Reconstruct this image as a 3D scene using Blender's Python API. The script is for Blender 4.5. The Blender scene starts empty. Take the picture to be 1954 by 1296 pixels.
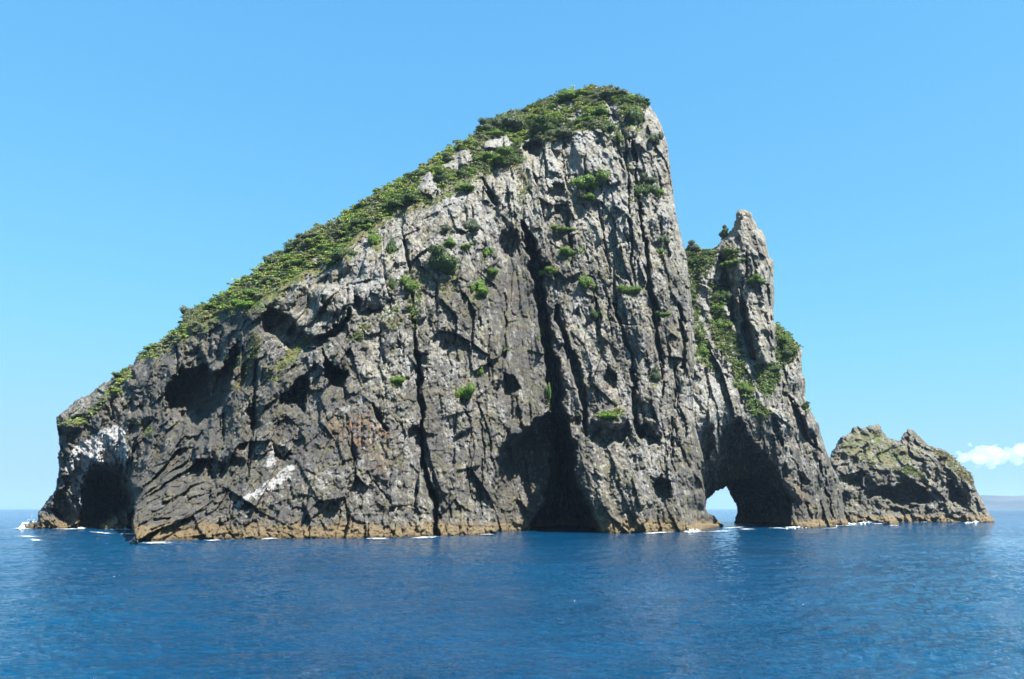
import bpy, math, random
import numpy as np

# ------------------------------------------------------------------ camera
random.seed(7)
RNG = np.random.default_rng(7)
sc = bpy.context.scene
col = sc.collection
W, H = 1954.0, 1296.0
F = 1450.0                       # focal length in photograph pixels
CH = 7.5                         # eye height above the sea
HOR = 970.5
TH = math.atan((HOR - H / 2) / F)
CT, ST = math.cos(TH), math.sin(TH)
cam_d = bpy.data.cameras.new('camera')
cam = bpy.data.objects.new('camera', cam_d)
col.objects.link(cam)
cam.location = (0, 0, CH)
cam.rotation_euler = (math.pi / 2 + TH, 0, 0)
cam_d.sensor_width = 36
cam_d.lens = 36 * F / W
cam_d.clip_start = 0.5
cam_d.clip_end = 80000
sc.camera = cam

# ------------------------------------------------------------------ light
SUN_EL, SUN_AZ = math.radians(53), math.radians(46)     # azimuth to the right of straight behind the camera
sd = (math.sin(SUN_AZ) * math.cos(SUN_EL), -math.cos(SUN_AZ) * math.cos(SUN_EL), math.sin(SUN_EL))
world = bpy.data.worlds.new('World')
sc.world = world
world.use_nodes = True
wn = world.node_tree
wn.nodes.clear()
sky = wn.nodes.new('ShaderNodeTexSky')
sky.sky_type = 'NISHITA'
sky.sun_disc = False
sky.sun_elevation = SUN_EL
sky.sun_rotation = math.pi - SUN_AZ
sky.altitude = 0
sky.air_density = 1.0
sky.dust_density = 0.1
sky.ozone_density = 2.5
# per-channel response of the camera to the clear sky (compresses the bright horizon)
sep = wn.nodes.new('ShaderNodeSeparateColor'); comb = wn.nodes.new('ShaderNodeCombineColor')
wn.links.new(sky.outputs[0], sep.inputs[0])
for ch, (k, g, a, cap) in enumerate(((0.2265, 0.65, 1.29, 1.36), (0.34, 0.46, 2.02, 2.32), (0.34, 0.16, 2.90, 3.2))):
    m0 = wn.nodes.new('ShaderNodeMath'); m0.operation = 'MULTIPLY'; m0.inputs[1].default_value = k
    m1 = wn.nodes.new('ShaderNodeMath'); m1.operation = 'POWER'; m1.inputs[1].default_value = g
    m2 = wn.nodes.new('ShaderNodeMath'); m2.operation = 'MULTIPLY'; m2.inputs[1].default_value = a
    wn.links.new(sep.outputs[ch], m0.inputs[0]); wn.links.new(m0.outputs[0], m1.inputs[0]); wn.links.new(m1.outputs[0], m2.inputs[0]); m3 = wn.nodes.new('ShaderNodeMath'); m3.operation = 'SMOOTH_MIN'; m3.inputs[1].default_value = cap; m3.inputs[2].default_value = 0.7; wn.links.new(m2.outputs[0], m3.inputs[0]); wn.links.new(m3.outputs[0], comb.inputs[ch])
bg = wn.nodes.new('ShaderNodeBackground')
bg.inputs['Strength'].default_value = 0.10
wo = wn.nodes.new('ShaderNodeOutputWorld')
wn.links.new(comb.outputs[0], bg.inputs[0])
wn.links.new(bg.outputs[0], wo.inputs[0])
sl = bpy.data.lights.new('sun', 'SUN')
sl.energy = 4.7
sl.angle = math.radians(0.5)
sl.color = (1.0, 0.975, 0.935)
so = bpy.data.objects.new('sun', sl)
col.objects.link(so)
from mathutils import Vector
so.rotation_euler = Vector(sd).to_track_quat('Z', 'Y').to_euler()
so.location = (60, -40, 120)
sc.view_settings.view_transform = 'Standard'
sc.view_settings.look = 'None'
sc.view_settings.exposure = 1.735
sc.view_settings.gamma = 1
sc.view_settings.use_curve_mapping = False
sc.cycles.max_bounces = 6
sc.cycles.diffuse_bounces = 3
sc.cycles.volume_bounces = 1

# ------------------------------------------------------------------ helpers
def rays(u, v):
    a = H / 2 - v
    y = F * CT - a * ST
    return (u - W / 2) / y, (F * ST + a * CT) / y
def point(u, v, Y):
    rx, rz = rays(u, v)
    return rx * Y, Y + 0 * rx, CH + rz * Y
def water_Y(v):
    rx, rz = rays(0.0, v)
    return -CH / rz
def hsh(ix, iy, s):
    n = (ix.astype(np.int64) * 374761393 + iy.astype(np.int64) * 668265263 + s * 974634777) & 0xFFFFFFFF
    n = ((n ^ (n >> 13)) * 1274126177) & 0xFFFFFFFF
    n = ((n ^ (n >> 16)) * 2246822519) & 0xFFFFFFFF
    n = n ^ (n >> 15)
    return (n & 0xFFFFFF) / float(0xFFFFFF)
def vnoise(x, y, s=0):
    ix, iy = np.floor(x), np.floor(y)
    fx, fy = x - ix, y - iy
    ix = ix.astype(np.int64); iy = iy.astype(np.int64)
    fx = fx * fx * fx * (fx * (fx * 6 - 15) + 10); fy = fy * fy * fy * (fy * (fy * 6 - 15) + 10)
    a, b, c, d = hsh(ix, iy, s), hsh(ix + 1, iy, s), hsh(ix, iy + 1, s), hsh(ix + 1, iy + 1, s)
    return ((a + (b - a) * fx) * (1 - fy) + (c + (d - c) * fx) * fy) * 2 - 1
def fbm(x, y, s=0, o=4, g=0.5):
    t = 0; a = 1
    for i in range(o):
        t = t + a * vnoise(x * 2 ** i + 13.7 * i, y * 2 ** i - 7.3 * i, s + i); a *= g
    return t
def ridged(x, y, s=0, o=4, g=0.5):
    t = 0; a = 1
    for i in range(o):
        t = t + a * (1 - 2 * np.abs(vnoise(x * 2 ** i + 3.1 * i, y * 2 ** i + 9.2 * i, s + i))); a *= g
    return t
def blocks(x, y, s, tilt=1.0):
    """faceted rock: every Voronoi cell is a tilted plane; returns (height, gap to the next cell)"""
    ix, iy = np.floor(x).astype(np.int64), np.floor(y).astype(np.int64)
    best = np.full(x.shape, 9.0); sec = np.full(x.shape, 9.0); h = np.zeros(x.shape)
    for dx in (-1, 0, 1):
        for dy in (-1, 0, 1):
            cx, cy = ix + dx, iy + dy
            px = cx + 0.1 + 0.8 * hsh(cx, cy, s); py = cy + 0.1 + 0.8 * hsh(cx, cy, s + 1)
            ex, ey = x - px, y - py
            d = np.sqrt(ex * ex + ey * ey)
            hh = (hsh(cx, cy, s + 2) * 2 - 1) + tilt * ((hsh(cx, cy, s + 3) * 2 - 1) * ex * 1.6 + (hsh(cx, cy, s + 4) * 2 - 1.3) * ey * 1.2)
            m = d < best
            sec = np.where(m, best, np.minimum(sec, d))
            h = np.where(m, hh, h); best = np.where(m, d, best)
    return h, sec - best
def seg_dist(u, v, P, closed=False):
    n = len(P); best = np.full(u.shape, 1e9); tt = np.zeros(u.shape)
    for i in range(n if closed else n - 1):
        (ax, ay), (bx, by) = P[i][:2], P[(i + 1) % n][:2]
        L = (bx - ax) ** 2 + (by - ay) ** 2 + 1e-9
        t = np.clip(((u - ax) * (bx - ax) + (v - ay) * (by - ay)) / L, 0, 1)
        d = (u - ax - t * (bx - ax)) ** 2 + (v - ay - t * (by - ay)) ** 2
        m = d < best
        best = np.where(m, d, best); tt = np.where(m, i + t, tt)
    return np.sqrt(best), tt
def inside(u, v, P):
    r = np.zeros(u.shape, bool); n = len(P)
    for i in range(n):
        (ax, ay), (bx, by) = P[i], P[(i + 1) % n]
        if ay == by: continue
        c = ((ay > v) != (by > v)) & (u < (bx - ax) * (v - ay) / (by - ay) + ax)
        r ^= c
    return r
def sdf(u, v, P):
    d, _ = seg_dist(u, v, P, True)
    return np.where(inside(u, v, P), d, -d)
def rbf(pts):
    P = np.array([(p[0] / 100, p[1] / 100) for p in pts]); y = np.array([p[2] for p in pts], float)
    def K(A, B):
        r = np.sqrt(((A[:, None, :] - B[None, :, :]) ** 2).sum(-1))
        return r            # biharmonic-like, no overshoot
    n = len(P)
    M = np.zeros((n + 3, n + 3)); M[:n, :n] = K(P, P) + np.eye(n) * 1e-3
    M[:n, n] = 1; M[:n, n + 1:] = P; M[n, :n] = 1; M[n + 1:, :n] = P.T
    w = np.linalg.solve(M, np.concatenate([y, np.zeros(3)]))
    def f(u, v):
        Q = np.stack([u.ravel() / 100, v.ravel() / 100], 1)
        o = K(Q, P) @ w[:n] + w[n] + Q @ w[n + 1:]
        return o.reshape(u.shape)
    return f
def upsample(f, U, V, st=10):
    us = np.arange(U.min() - st, U.max() + 2 * st, st); vs = np.arange(V.min() - st, V.max() + 2 * st, st)
    G = f(*np.meshgrid(us, vs))
    x = (U - us[0]) / st; y = (V - vs[0]) / st
    i = np.floor(x).astype(int); j = np.floor(y).astype(int); fx = x - i; fy = y - j
    return (G[j, i] * (1 - fx) + G[j, i + 1] * fx) * (1 - fy) + (G[j + 1, i] * (1 - fx) + G[j + 1, i + 1] * fx) * fy
def box(U, V, P, pad):
    xs = [p[0] for p in P]; ys = [p[1] for p in P]
    c = np.where((U[0] > min(xs) - pad) & (U[0] < max(xs) + pad))[0]
    r = np.where((V[:, 0] > min(ys) - pad) & (V[:, 0] < max(ys) + pad))[0]
    if len(c) == 0 or len(r) == 0: return None
    return slice(r[0], r[-1] + 1), slice(c[0], c[-1] + 1)
def sstep(x, a, b):
    t = np.clip((x - a) / (b - a), 0, 1); return t * t * (3 - 2 * t)
def mesh_np(name, verts, quads, mat=None, parent=None, attrs=None, smooth=False, tris=False):
    m = bpy.data.meshes.new(name)
    k = 3 if tris else 4
    m.vertices.add(len(verts)); m.vertices.foreach_set('co', np.ascontiguousarray(verts, np.float32).ravel())
    nq = len(quads)
    m.loops.add(nq * k); m.loops.foreach_set('vertex_index', np.ascontiguousarray(quads, np.int32).ravel())
    m.polygons.add(nq); m.polygons.foreach_set('loop_start', np.arange(0, nq * k, k, dtype=np.int32))
    if attrs:
        for an, arr in attrs.items():
            a = m.attributes.new(an, 'FLOAT_COLOR', 'POINT')
            a.data.foreach_set('color', np.ascontiguousarray(arr, np.float32).ravel())
    m.update(calc_edges=True)
    if smooth: m.polygons.foreach_set('use_smooth', np.ones(nq, bool))
    if mat: m.materials.append(mat)
    o = bpy.data.objects.new(name, m)
    col.objects.link(o)
    if parent: o.parent = parent
    return o
def tag(o, label, cat, group=None, kind=None):
    if label: o['label'] = label
    if cat: o['category'] = cat
    if group: o['group'] = group
    if kind: o['kind'] = kind
    return o

# ------------------------------------------------------------------ materials
class NT:
    def __init__(s, name):
        s.m = bpy.data.materials.new(name); s.m.use_nodes = True; s.t = s.m.node_tree; s.t.nodes.clear()
    def n(s, kind, **kw):
        nd = s.t.nodes.new(kind)
        for k, v in kw.items():
            if k.startswith('i_'):
                nd.inputs[k[2:].replace('_', ' ')].default_value = v
            else: setattr(nd, k, v)
        return nd
    def l(s, a, b): s.t.links.new(a, b)
    def mix(s, f, a, b, bt='MIX'):
        nd = s.t.nodes.new('ShaderNodeMix'); nd.data_type = 'RGBA'; nd.blend_type = bt
        for i, x in ((0, f), (6, a), (7, b)):
            if hasattr(x, 'is_linked') or hasattr(x, 'links'): s.l(x, nd.inputs[i])
            else: nd.inputs[i].default_value = x if i == 0 else (*x, 1)
        return nd.outputs[2]
    def math(s, op, a, b=None, c=None, clamp=False):
        nd = s.t.nodes.new('ShaderNodeMath'); nd.operation = op; nd.use_clamp = clamp
        for i, x in ((0, a), (1, b), (2, c)):
            if x is None: continue
            if hasattr(x, 'links'): s.l(x, nd.inputs[i])
            else: nd.inputs[i].default_value = x
        return nd.outputs[0]
    def rng(s, x, a, b, lo=0.0, hi=1.0):
        nd = s.t.nodes.new('ShaderNodeMapRange'); nd.interpolation_type = 'SMOOTHSTEP'
        s.l(x, nd.inputs[0])
        for i, q in ((1, a), (2, b), (3, lo), (4, hi)): nd.inputs[i].default_value = q
        return nd.outputs[0]
    def noise(s, vec, scale, detail=4, rough=0.55, dist=0.0):
        nd = s.n('ShaderNodeTexNoise'); nd.inputs['Scale'].default_value = scale
        nd.inputs['Detail'].default_value = detail; nd.inputs['Roughness'].default_value = rough
        nd.inputs['Distortion'].default_value = dist
        s.l(vec, nd.inputs['Vector']); return nd.outputs['Fac']
def rock_material(name, green=0.0, zs=0.35):
    q = NT(name)
    geo = q.n('ShaderNodeNewGeometry'); tc = q.n('ShaderNodeTexCoord')
    P = tc.outputs['Object']
    mp = q.n('ShaderNodeMapping'); mp.inputs['Scale'].default_value = (1, 1, zs); q.l(P, mp.inputs['Vector'])
    mp.inputs['Rotation'].default_value = (0, math.radians(8), 0)
    S = mp.outputs[0]
    at = q.n('ShaderNodeAttribute', attribute_name='paint'); sp = q.n('ShaderNodeSeparateColor'); q.l(at.outputs['Color'], sp.inputs[0])
    veg, guano, ochre = sp.outputs[0], sp.outputs[1], sp.outputs[2]
    at2 = q.n('ShaderNodeAttribute', attribute_name='tone'); sp2 = q.n('ShaderNodeSeparateColor'); q.l(at2.outputs['Color'], sp2.inputs[0])
    light, rust, tide = sp2.outputs[0], sp2.outputs[1], sp2.outputs[2]
    n1 = q.noise(S, 0.35, 6, 0.65, 0.4)      # streaky patches
    n2 = q.noise(P, 0.9, 5, 0.75)             # metre-size mottling
    n3 = q.noise(S, 0.09, 4, 0.6)
    n4 = q.noise(P, 2.4, 3, 0.7)
    vo = q.n('ShaderNodeTexVoronoi'); vo.inputs['Scale'].default_value = 0.95; q.l(S, vo.inputs['Vector']); vs_ = q.n('ShaderNodeSeparateColor'); q.l(vo.outputs['Color'], vs_.inputs[0])
    lf = q.math('ADD', q.math('MULTIPLY', q.math('SUBTRACT', n1, 0.5), 1.9), q.math('MULTIPLY', q.math('SUBTRACT', n2, 0.5), 1.5))
    lf = q.math('ADD', lf, q.math('MULTIPLY', q.math('SUBTRACT', n3, 0.5), 1.2))
    lf = q.math('ADD', lf, q.math('MULTIPLY', q.math('SUBTRACT', vs_.outputs[0], 0.5), 0.45))
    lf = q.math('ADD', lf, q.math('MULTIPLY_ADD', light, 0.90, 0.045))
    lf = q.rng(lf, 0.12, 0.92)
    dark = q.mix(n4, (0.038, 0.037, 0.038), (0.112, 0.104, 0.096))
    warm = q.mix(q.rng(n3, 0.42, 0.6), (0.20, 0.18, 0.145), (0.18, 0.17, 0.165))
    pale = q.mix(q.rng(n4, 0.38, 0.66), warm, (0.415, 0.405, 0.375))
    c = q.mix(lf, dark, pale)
    hue1 = q.rng(q.noise(P, 0.045, 5, 0.65), 0.42, 0.64); hue2 = q.rng(q.noise(S, 0.13, 6, 0.7, 0.5), 0.50, 0.68)
    c = q.mix(q.math('MULTIPLY', hue1, 0.28), c, q.mix(1.0, c, (0.98, 0.90, 0.62), 'MULTIPLY'))
    c = q.mix(q.math('MULTIPLY', hue2, 0.30), c, q.mix(1.0, c, (1.02, 0.88, 0.70), 'MULTIPLY'))
    # yellow-green lichen and dry moss specks
    moss = q.math('MULTIPLY', q.rng(q.noise(P, 0.22, 6, 0.78), 0.47, 0.60), q.rng(n4, 0.40, 0.58))
    c = q.mix(q.math('MULTIPLY', moss, 0.62 + green * .5), c, (0.15, 0.135, 0.05))
    c = q.mix(q.math('MULTIPLY', q.rng(q.noise(S, 0.8, 5, 0.7), 0.45, 0.65), rust, clamp=True), c, (0.22, 0.11, 0.045))
    c = q.mix(q.rng(q.math('ADD', guano, q.math('MULTIPLY', q.math('SUBTRACT', q.math('ADD', n1, n2), 1.0), 1.5)), 0.45, 0.80), c, q.mix(n4, (0.24, 0.235, 0.23), (0.46, 0.445, 0.43)))
    # grass: up-facing ledges inside the painted areas
    sx = q.n('ShaderNodeSeparateXYZ'); q.l(geo.outputs['Normal'], sx.inputs[0])
    gv = q.math('ADD', veg, q.math('MULTIPLY', q.math('SUBTRACT', q.noise(P, 0.5, 5, 0.7), 0.5), 1.3))
    gv = q.math('ADD', gv, q.math('MULTIPLY', q.rng(sx.outputs[2], 0.2, 0.8), 0.35))
    gv = q.rng(gv, 0.55, 0.78)
    gcol = q.mix(q.rng(q.noise(P, 0.22, 3, 0.6), 0.4, 0.62), (0.095, 0.125, 0.03), (0.18, 0.145, 0.065))
    gcol = q.mix(n4, gcol, q.mix(0.5, gcol, (0.05, 0.07, 0.02)))
    c = q.mix(gv, c, gcol)
    # tide band by height above the sea
    pz = q.n('ShaderNodeSeparateXYZ'); q.l(geo.outputs['Position'], pz.inputs[0])
    hgt = q.math('ADD', pz.outputs[2], q.math('MULTIPLY', q.math('SUBTRACT', q.noise(P, 0.12, 7, 0.75), 0.5), 11.0))
    tb = q.math('MULTIPLY', q.rng(hgt, 4.5, 2.6), tide)
    tc2 = q.mix(n2, (0.085, 0.062, 0.032), (0.26, 0.19, 0.10))
    tb = q.math('MULTIPLY', tb, q.rng(q.noise(P, 0.5, 5, 0.7), 0.34, 0.52, 0.65, 0.95))
    c = q.mix(tb, c, tc2)
    wet = q.rng(q.math('ADD', pz.outputs[2], q.math('MULTIPLY', q.math('SUBTRACT', q.noise(P, 0.5, 4, 0.6), 0.5), 2.0)), 0.9, 0.2)
    c = q.mix(q.math('MULTIPLY', wet, 0.7), c, (0.035, 0.022, 0.012))
    b = q.n('ShaderNodeBsdfPrincipled'); b.inputs['Roughness'].default_value = 0.92
    b.inputs['Specular IOR Level'].default_value = 0.25
    q.l(c, b.inputs['Base Color'])
    bp = q.n('ShaderNodeBump'); bp.inputs['Strength'].default_value = 1.0; bp.inputs['Distance'].default_value = 0.7
    hb = q.math('ADD', q.math('MULTIPLY', q.noise(S, 2.6, 5, 0.7), 1.2), q.math('MULTIPLY', n4, 0.5))
    q.l(hb, bp.inputs['Height']); q.l(bp.outputs[0], b.inputs['Normal'])
    o = q.n('ShaderNodeOutputMaterial'); q.l(b.outputs[0], o.inputs[0])
    return q.m
def leaf_material(name, base, var, dry=0.0):
    q = NT(name)
    at = q.n('ShaderNodeAttribute', attribute_name='tint')
    oi = q.n('ShaderNodeObjectInfo')
    c = q.mix(0.0, base, base)
    mul = q.mix(1.0, at.outputs['Color'], base, 'MULTIPLY')
    c = q.mix(q.math('MULTIPLY', oi.outputs['Random'], var), mul, tuple(x * 0.6 for x in base))
    d = q.n('ShaderNodeBsdfDiffuse'); q.l(c, d.inputs[0])
    t = q.n('ShaderNodeBsdfTranslucent'); q.l(c, t.inputs[0])
    g = q.n('ShaderNodeBsdfGlossy'); g.inputs['Roughness'].default_value = 0.45
    m1 = q.n('ShaderNodeMixShader'); m1.inputs[0].default_value = 0.3; q.l(d.outputs[0], m1.inputs[1]); q.l(t.outputs[0], m1.inputs[2])
    m2 = q.n('ShaderNodeMixShader'); m2.inputs[0].default_value = 0.012; q.l(m1.outputs[0], m2.inputs[1]); q.l(g.outputs[0], m2.inputs[2])
    o = q.n('ShaderNodeOutputMaterial'); q.l(m2.outputs[0], o.inputs[0])
    return q.m
def plain(name, c, rough=0.7, nz=0.15, sc_=3.0):
    q = NT(name); tc = q.n('ShaderNodeTexCoord')
    n = q.noise(tc.outputs['Object'], sc_, 4)
    b = q.n('ShaderNodeBsdfPrincipled'); b.inputs['Roughness'].default_value = rough
    q.l(q.mix(n, tuple(x * (1 - nz) for x in c), tuple(min(1, x * (1 + nz)) for x in c)), b.inputs['Base Color'])
    o = q.n('ShaderNodeOutputMaterial'); q.l(b.outputs[0], o.inputs[0]); return q.m
M_rock = rock_material('cliff_rock')
M_islet = rock_material('islet_rock', 0.9, 0.8)
M_leaf = {'green': leaf_material('leaf_green', (0.14, 0.215, 0.05), 0.25),
          'dark': leaf_material('leaf_dark', (0.09, 0.135, 0.05), 0.3),
          'grey': leaf_material('leaf_grey', (0.13, 0.155, 0.092), 0.3),
          'bright': leaf_material('leaf_bright', (0.145, 0.245, 0.045), 0.2)}
M_scrub = leaf_material('scrub_leaves', (1, 1, 1), 0.0)

# ------------------------------------------------------------------ traced outlines (photograph pixels -> rays, each at its own distance)
MAIN = [(40, 1110), (42, 1012), (46, 1007), (58, 1000), (71, 991), (74, 978), (81, 970), (94, 951), (100, 944), (108, 929), (111, 911), (112, 889), (111, 876), (107, 870),
 (111, 862), (116, 858), (112, 846), (111, 830), (108, 811), (109, 795), (115, 789), (127, 781), (138, 771), (143, 764), (159, 758), (173, 751), (189, 738), (201, 730), (212, 722),
 (228, 714), (243, 701), (257, 686), (262, 678), (278, 672), (284, 664), (297, 658), (318, 645), (332, 632), (344, 622), (352, 606), (362, 592), (374, 584), (397, 577), (413, 567),
 (435, 555), (449, 541), (481, 523), (496, 509), (504, 502), (525, 486), (543, 478), (552, 466), (564, 456), (573, 449), (598, 434), (622, 431), (645, 419), (658, 410), (675, 397),
 (692, 385), (719, 366), (738, 356), (752, 352), (768, 337), (787, 329), (802, 316), (826, 306), (837, 297), (854, 285), (866, 280), (874, 268), (893, 265), (906, 256), (912, 250), (923, 240),
 (930, 230), (944, 226), (960, 217), (976, 211), (992, 212), (1008, 202), (1039, 191), (1058, 183), (1073, 175), (1108, 171), (1120, 168), (1145, 166), (1166, 167), (1185, 172), (1203, 177),
 (1220, 184), (1229, 191), (1236, 199), (1241, 204), (1252, 219), (1262, 237), (1267, 253), (1270, 265), (1275, 279), (1277, 302), (1281, 337), (1285, 362), (1288, 395), (1292, 415), (1297, 438),
 (1302, 459), (1307, 479), (1312, 503), (1314, 528), (1317, 553), (1321, 590), (1325, 627), (1326, 664), (1325, 698), (1322, 730), (1322, 770), (1326, 800), (1330, 828), (1336, 850), (1343, 878), (1336, 895),
 (1342, 920), (1347, 950), (1346, 970), (1352, 980), (1362, 984), (1370, 992), (1379, 1000), (1384, 1012), (1384, 1110)]
def Yw(vw): return water_Y(vw)
MAINPTS = []
def colpts(u, vw, lst, top=None):
    for v, r in lst: MAINPTS.append((u, v, Yw(vw) + r))
for p in [(45, 1008, 304), (100, 1010, 299), (110, 950, 296), (112, 860, 296), (115, 790, 300), (180, 770, 300), (180, 900, 296), (230, 1004, 306), (200, 1006, 304), (235, 900, 294), (150, 757, 306),
          (235, 800, 290), (240, 705, 302), (225, 740, 298), (250, 960, 304), (252, 1060, 306), (45, 1060, 304), (140, 1060, 302)]: MAINPTS.append(p)
colpts(262, 1034.5, [(1060, 0), (1035, 0), (1005, 5), (970, 20), (930, 55), (880, 88), (800, 106), (700, 120), (680, 128)])
colpts(300, 1034, [(1060, 0), (1034, 0), (980, 14), (930, 42), (880, 70), (800, 94), (700, 108), (655, 122)])
colpts(400, 1031, [(1060, 0), (1031, 0), (1000, 4), (950, 20), (880, 42), (800, 60), (700, 76), (640, 88), (600, 100), (577, 110)])
colpts(500, 1029.5, [(1060, 0), (1029, 0), (980, 4), (920, 13), (880, 20), (800, 32), (700, 42), (620, 52), (560, 66), (508, 84)])
colpts(600, 1028.5, [(1060, 0), (1028, 0), (900, 10), (800, 22), (700, 33), (600, 44), (530, 56), (434, 80)])
colpts(700, 1027.5, [(1060, 0), (1027, 0), (900, 9), (800, 16), (700, 24), (600, 32), (500, 42), (450, 52), (380, 72)])
colpts(800, 1025, [(1060, 0), (1025, 0), (800, 14), (600, 27), (450, 37), (390, 48), (318, 68)])
colpts(900, 1022, [(1060, 0), (1022, 0), (800, 12), (600, 23), (450, 31), (350, 43), (290, 58), (260, 66)])
colpts(1000, 1018, [(1060, 0), (1018, 0), (800, 12), (600, 21), (450, 28), (330, 38), (250, 53), (208, 65)])
colpts(1100, 1016.5, [(1060, 0), (1017, 0), (800, 9), (600, 17), (400, 25), (270, 33), (210, 47), (175, 56)])
colpts(1200, 1017, [(1060, 0), (1017, 0), (900, 5), (800, 9), (600, 17), (400, 25), (250, 33), (180, 46)])
colpts(1250, 1016, [(300, 32), (220, 40)])
colpts(1300, 1014.5, [(1060, 0), (1014, 0), (900, 5), (700, 12), (500, 21), (440, 26)])
colpts(1340, 1013, [(1060, 0), (1013, 0), (950, 4), (850, 12)])
colpts(1378, 1005, [(1060, 0), (1003, 0)])

def crack_field(U, V, D, polyline, depth, wob=1.0, seed=0):
    b = box(U, V, polyline, 40)
    if b is None: return
    u, v = U[b], V[b]
    wu = u + wob * (3.0 * fbm(u / 30, v / 34, 91 + seed, 2) + 2.2 * (blocks(u / 12, v / 19, 95 + seed)[0]))
    d, t = seg_dist(wu, v, polyline)
    w = np.interp(t, range(len(polyline)), [p[2] for p in polyline]) / 2
    w = w * (1 + 0.4 * vnoise(v / 17, u / 60, 97 + seed))
    D[b] += depth * sstep(w * 1.25 - d, 0, np.maximum(w * 0.8, 1.0))
def recess(U, V, D, poly, depth, edge=6.0, rough=3.0, seed=0, floor=False):
    b = box(U, V, poly, 12)
    if b is None: return
    u, v = U[b], V[b]
    wu = u + rough * fbm(u / 11, v / 14, 51 + seed, 3); wv = v + rough * fbm(u / 13, v / 10, 71 + seed, 3)
    d = sdf(wu, wv, poly)
    k = 1.0
    if floor:                      # the roof overhangs, the floor slopes out to the face
        ys = [p[1] for p in poly]
        cu = np.mean([p[0] for p in poly])
        t = (max(ys) - wv + 0.35 * (wu - cu)) / (max(ys) - min(ys))
        k = np.clip(t * (2.4 if floor is True else 4.5), 0.08, 1.15)
    D[b] += depth * k * (1 - np.exp(-np.maximum(d, 0) / edge))

CRACKS = [
 ([(997, 422, 8), (1008, 450, 19), (1022, 500, 25), (1030, 560, 23), (1040, 620, 26), (1047, 680, 23), (1056, 730, 25), (1066, 790, 30), (1080, 850, 36)], 26),
 ([(786, 560, 5), (789, 620, 8), (795, 680, 9), (800, 740, 9), (806, 800, 9), (808, 870, 6), (811, 895, 10), (821, 930, 14), (831, 970, 14), (837, 1030, 12)], 9),
 ([(771, 450, 4), (775, 490, 7), (780, 520, 5)], 5),
 ([(1203, 265, 5), (1212, 310, 7), (1220, 380, 5), (1228, 450, 6), (1240, 530, 11), (1250, 600, 14), (1256, 645, 9), (1262, 720, 5), (1264, 760, 3)], 8),
 ([(1062, 585, 8), (1075, 640, 14), (1095, 690, 22), (1110, 740, 16), (1117, 800, 10), (1122, 830, 5)], 9),
 ([(1172, 580, 4), (1190, 640, 6), (1208, 690, 7), (1212, 790, 10), (1222, 835, 8)], 6),
 ([(921, 340, 4), (932, 368, 9), (945, 388, 14)], 7),
 ([(486, 690, 8), (487, 760, 8), (483, 800, 8), (478, 850, 6), (474, 920, 4)], 5),
 ([(483, 790, 24), (483, 808, 26)], 6),
 ([(1294, 580, 6), (1304, 650, 10), (1303, 700, 8)], 5),
 ([(1228, 180, 3), (1225, 230, 6), (1205, 262, 6)], 4),
 ([(1130, 550, 3), (1138, 600, 7), (1140, 640, 4)], 4),
 ([(962, 560, 3), (966, 640, 4), (960, 700, 5), (948, 760, 6)], 3),
 ([(715, 770, 3), (725, 800, 8), (738, 820, 7)], 5),
 ([(250, 690, 5), (253, 720, 10)], 5), ([(213, 745, 4), (214, 800, 6)], 3),
 ([(334, 660, 4), (338, 700, 6), (336, 730, 5)], 4), ([(296, 790, 3), (262, 850, 5)], 2),
 ([(424, 790, 4), (426, 840, 7)], 4), ([(438, 950, 3), (441, 1010, 4)], 2),
 ([(915, 770, 3), (922, 860, 4), (917, 990, 3)], 2.5), ([(705, 1000, 4), (702, 1030, 5)], 2), ([(860, 905, 2), (862, 1000, 3)], 1.5),
 ([(1290, 700, 4), (1284, 800, 5), (1282, 860, 5), (1290, 900, 3)], 3), ([(1190, 250, 3), (1200, 350, 5), (1205, 470, 4), (1212, 560, 4)], 4),
 ([(1142, 390, 2), (1150, 450, 5), (1165, 520, 4)], 3), ([(1082, 410, 3), (1083, 440, 6), (1092, 520, 3)], 3),
 ([(905, 980, 2), (890, 900, 3), (900, 820, 4), (880, 760, 4)], 2), ([(728, 440, 2), (735, 520, 4), (745, 590, 3)], 2.5), ([(700, 900, 3), (745, 960, 5)], 1.5)]
rr = random.Random(3)
for i in range(20):
    cu = rr.uniform(1035, 1310); cv = rr.uniform(280, 900); L = rr.uniform(25, 75); k = 0.13 + rr.uniform(-.05, .05)
    CRACKS.append(([(cu - k * L, cv - L, 1.5), (cu + rr.uniform(-4, 4), cv, rr.uniform(2.5, 6)), (cu + k * L, cv + L, 1.5)], rr.uniform(1.2, 3)))
for i in range(14):
    cu = rr.uniform(600, 990); cv = rr.uniform(420, 960); L = rr.uniform(20, 60); k = 0.05 + rr.uniform(-.06, .08)
    if cu < 700 and cv < 560: continue
    CRACKS.append(([(cu - k * L, cv - L, 1.5), (cu + rr.uniform(-4, 4), cv, rr.uniform(2.5, 5)), (cu + k * L, cv + L, 1.5)], rr.uniform(1, 2.4)))
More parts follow.
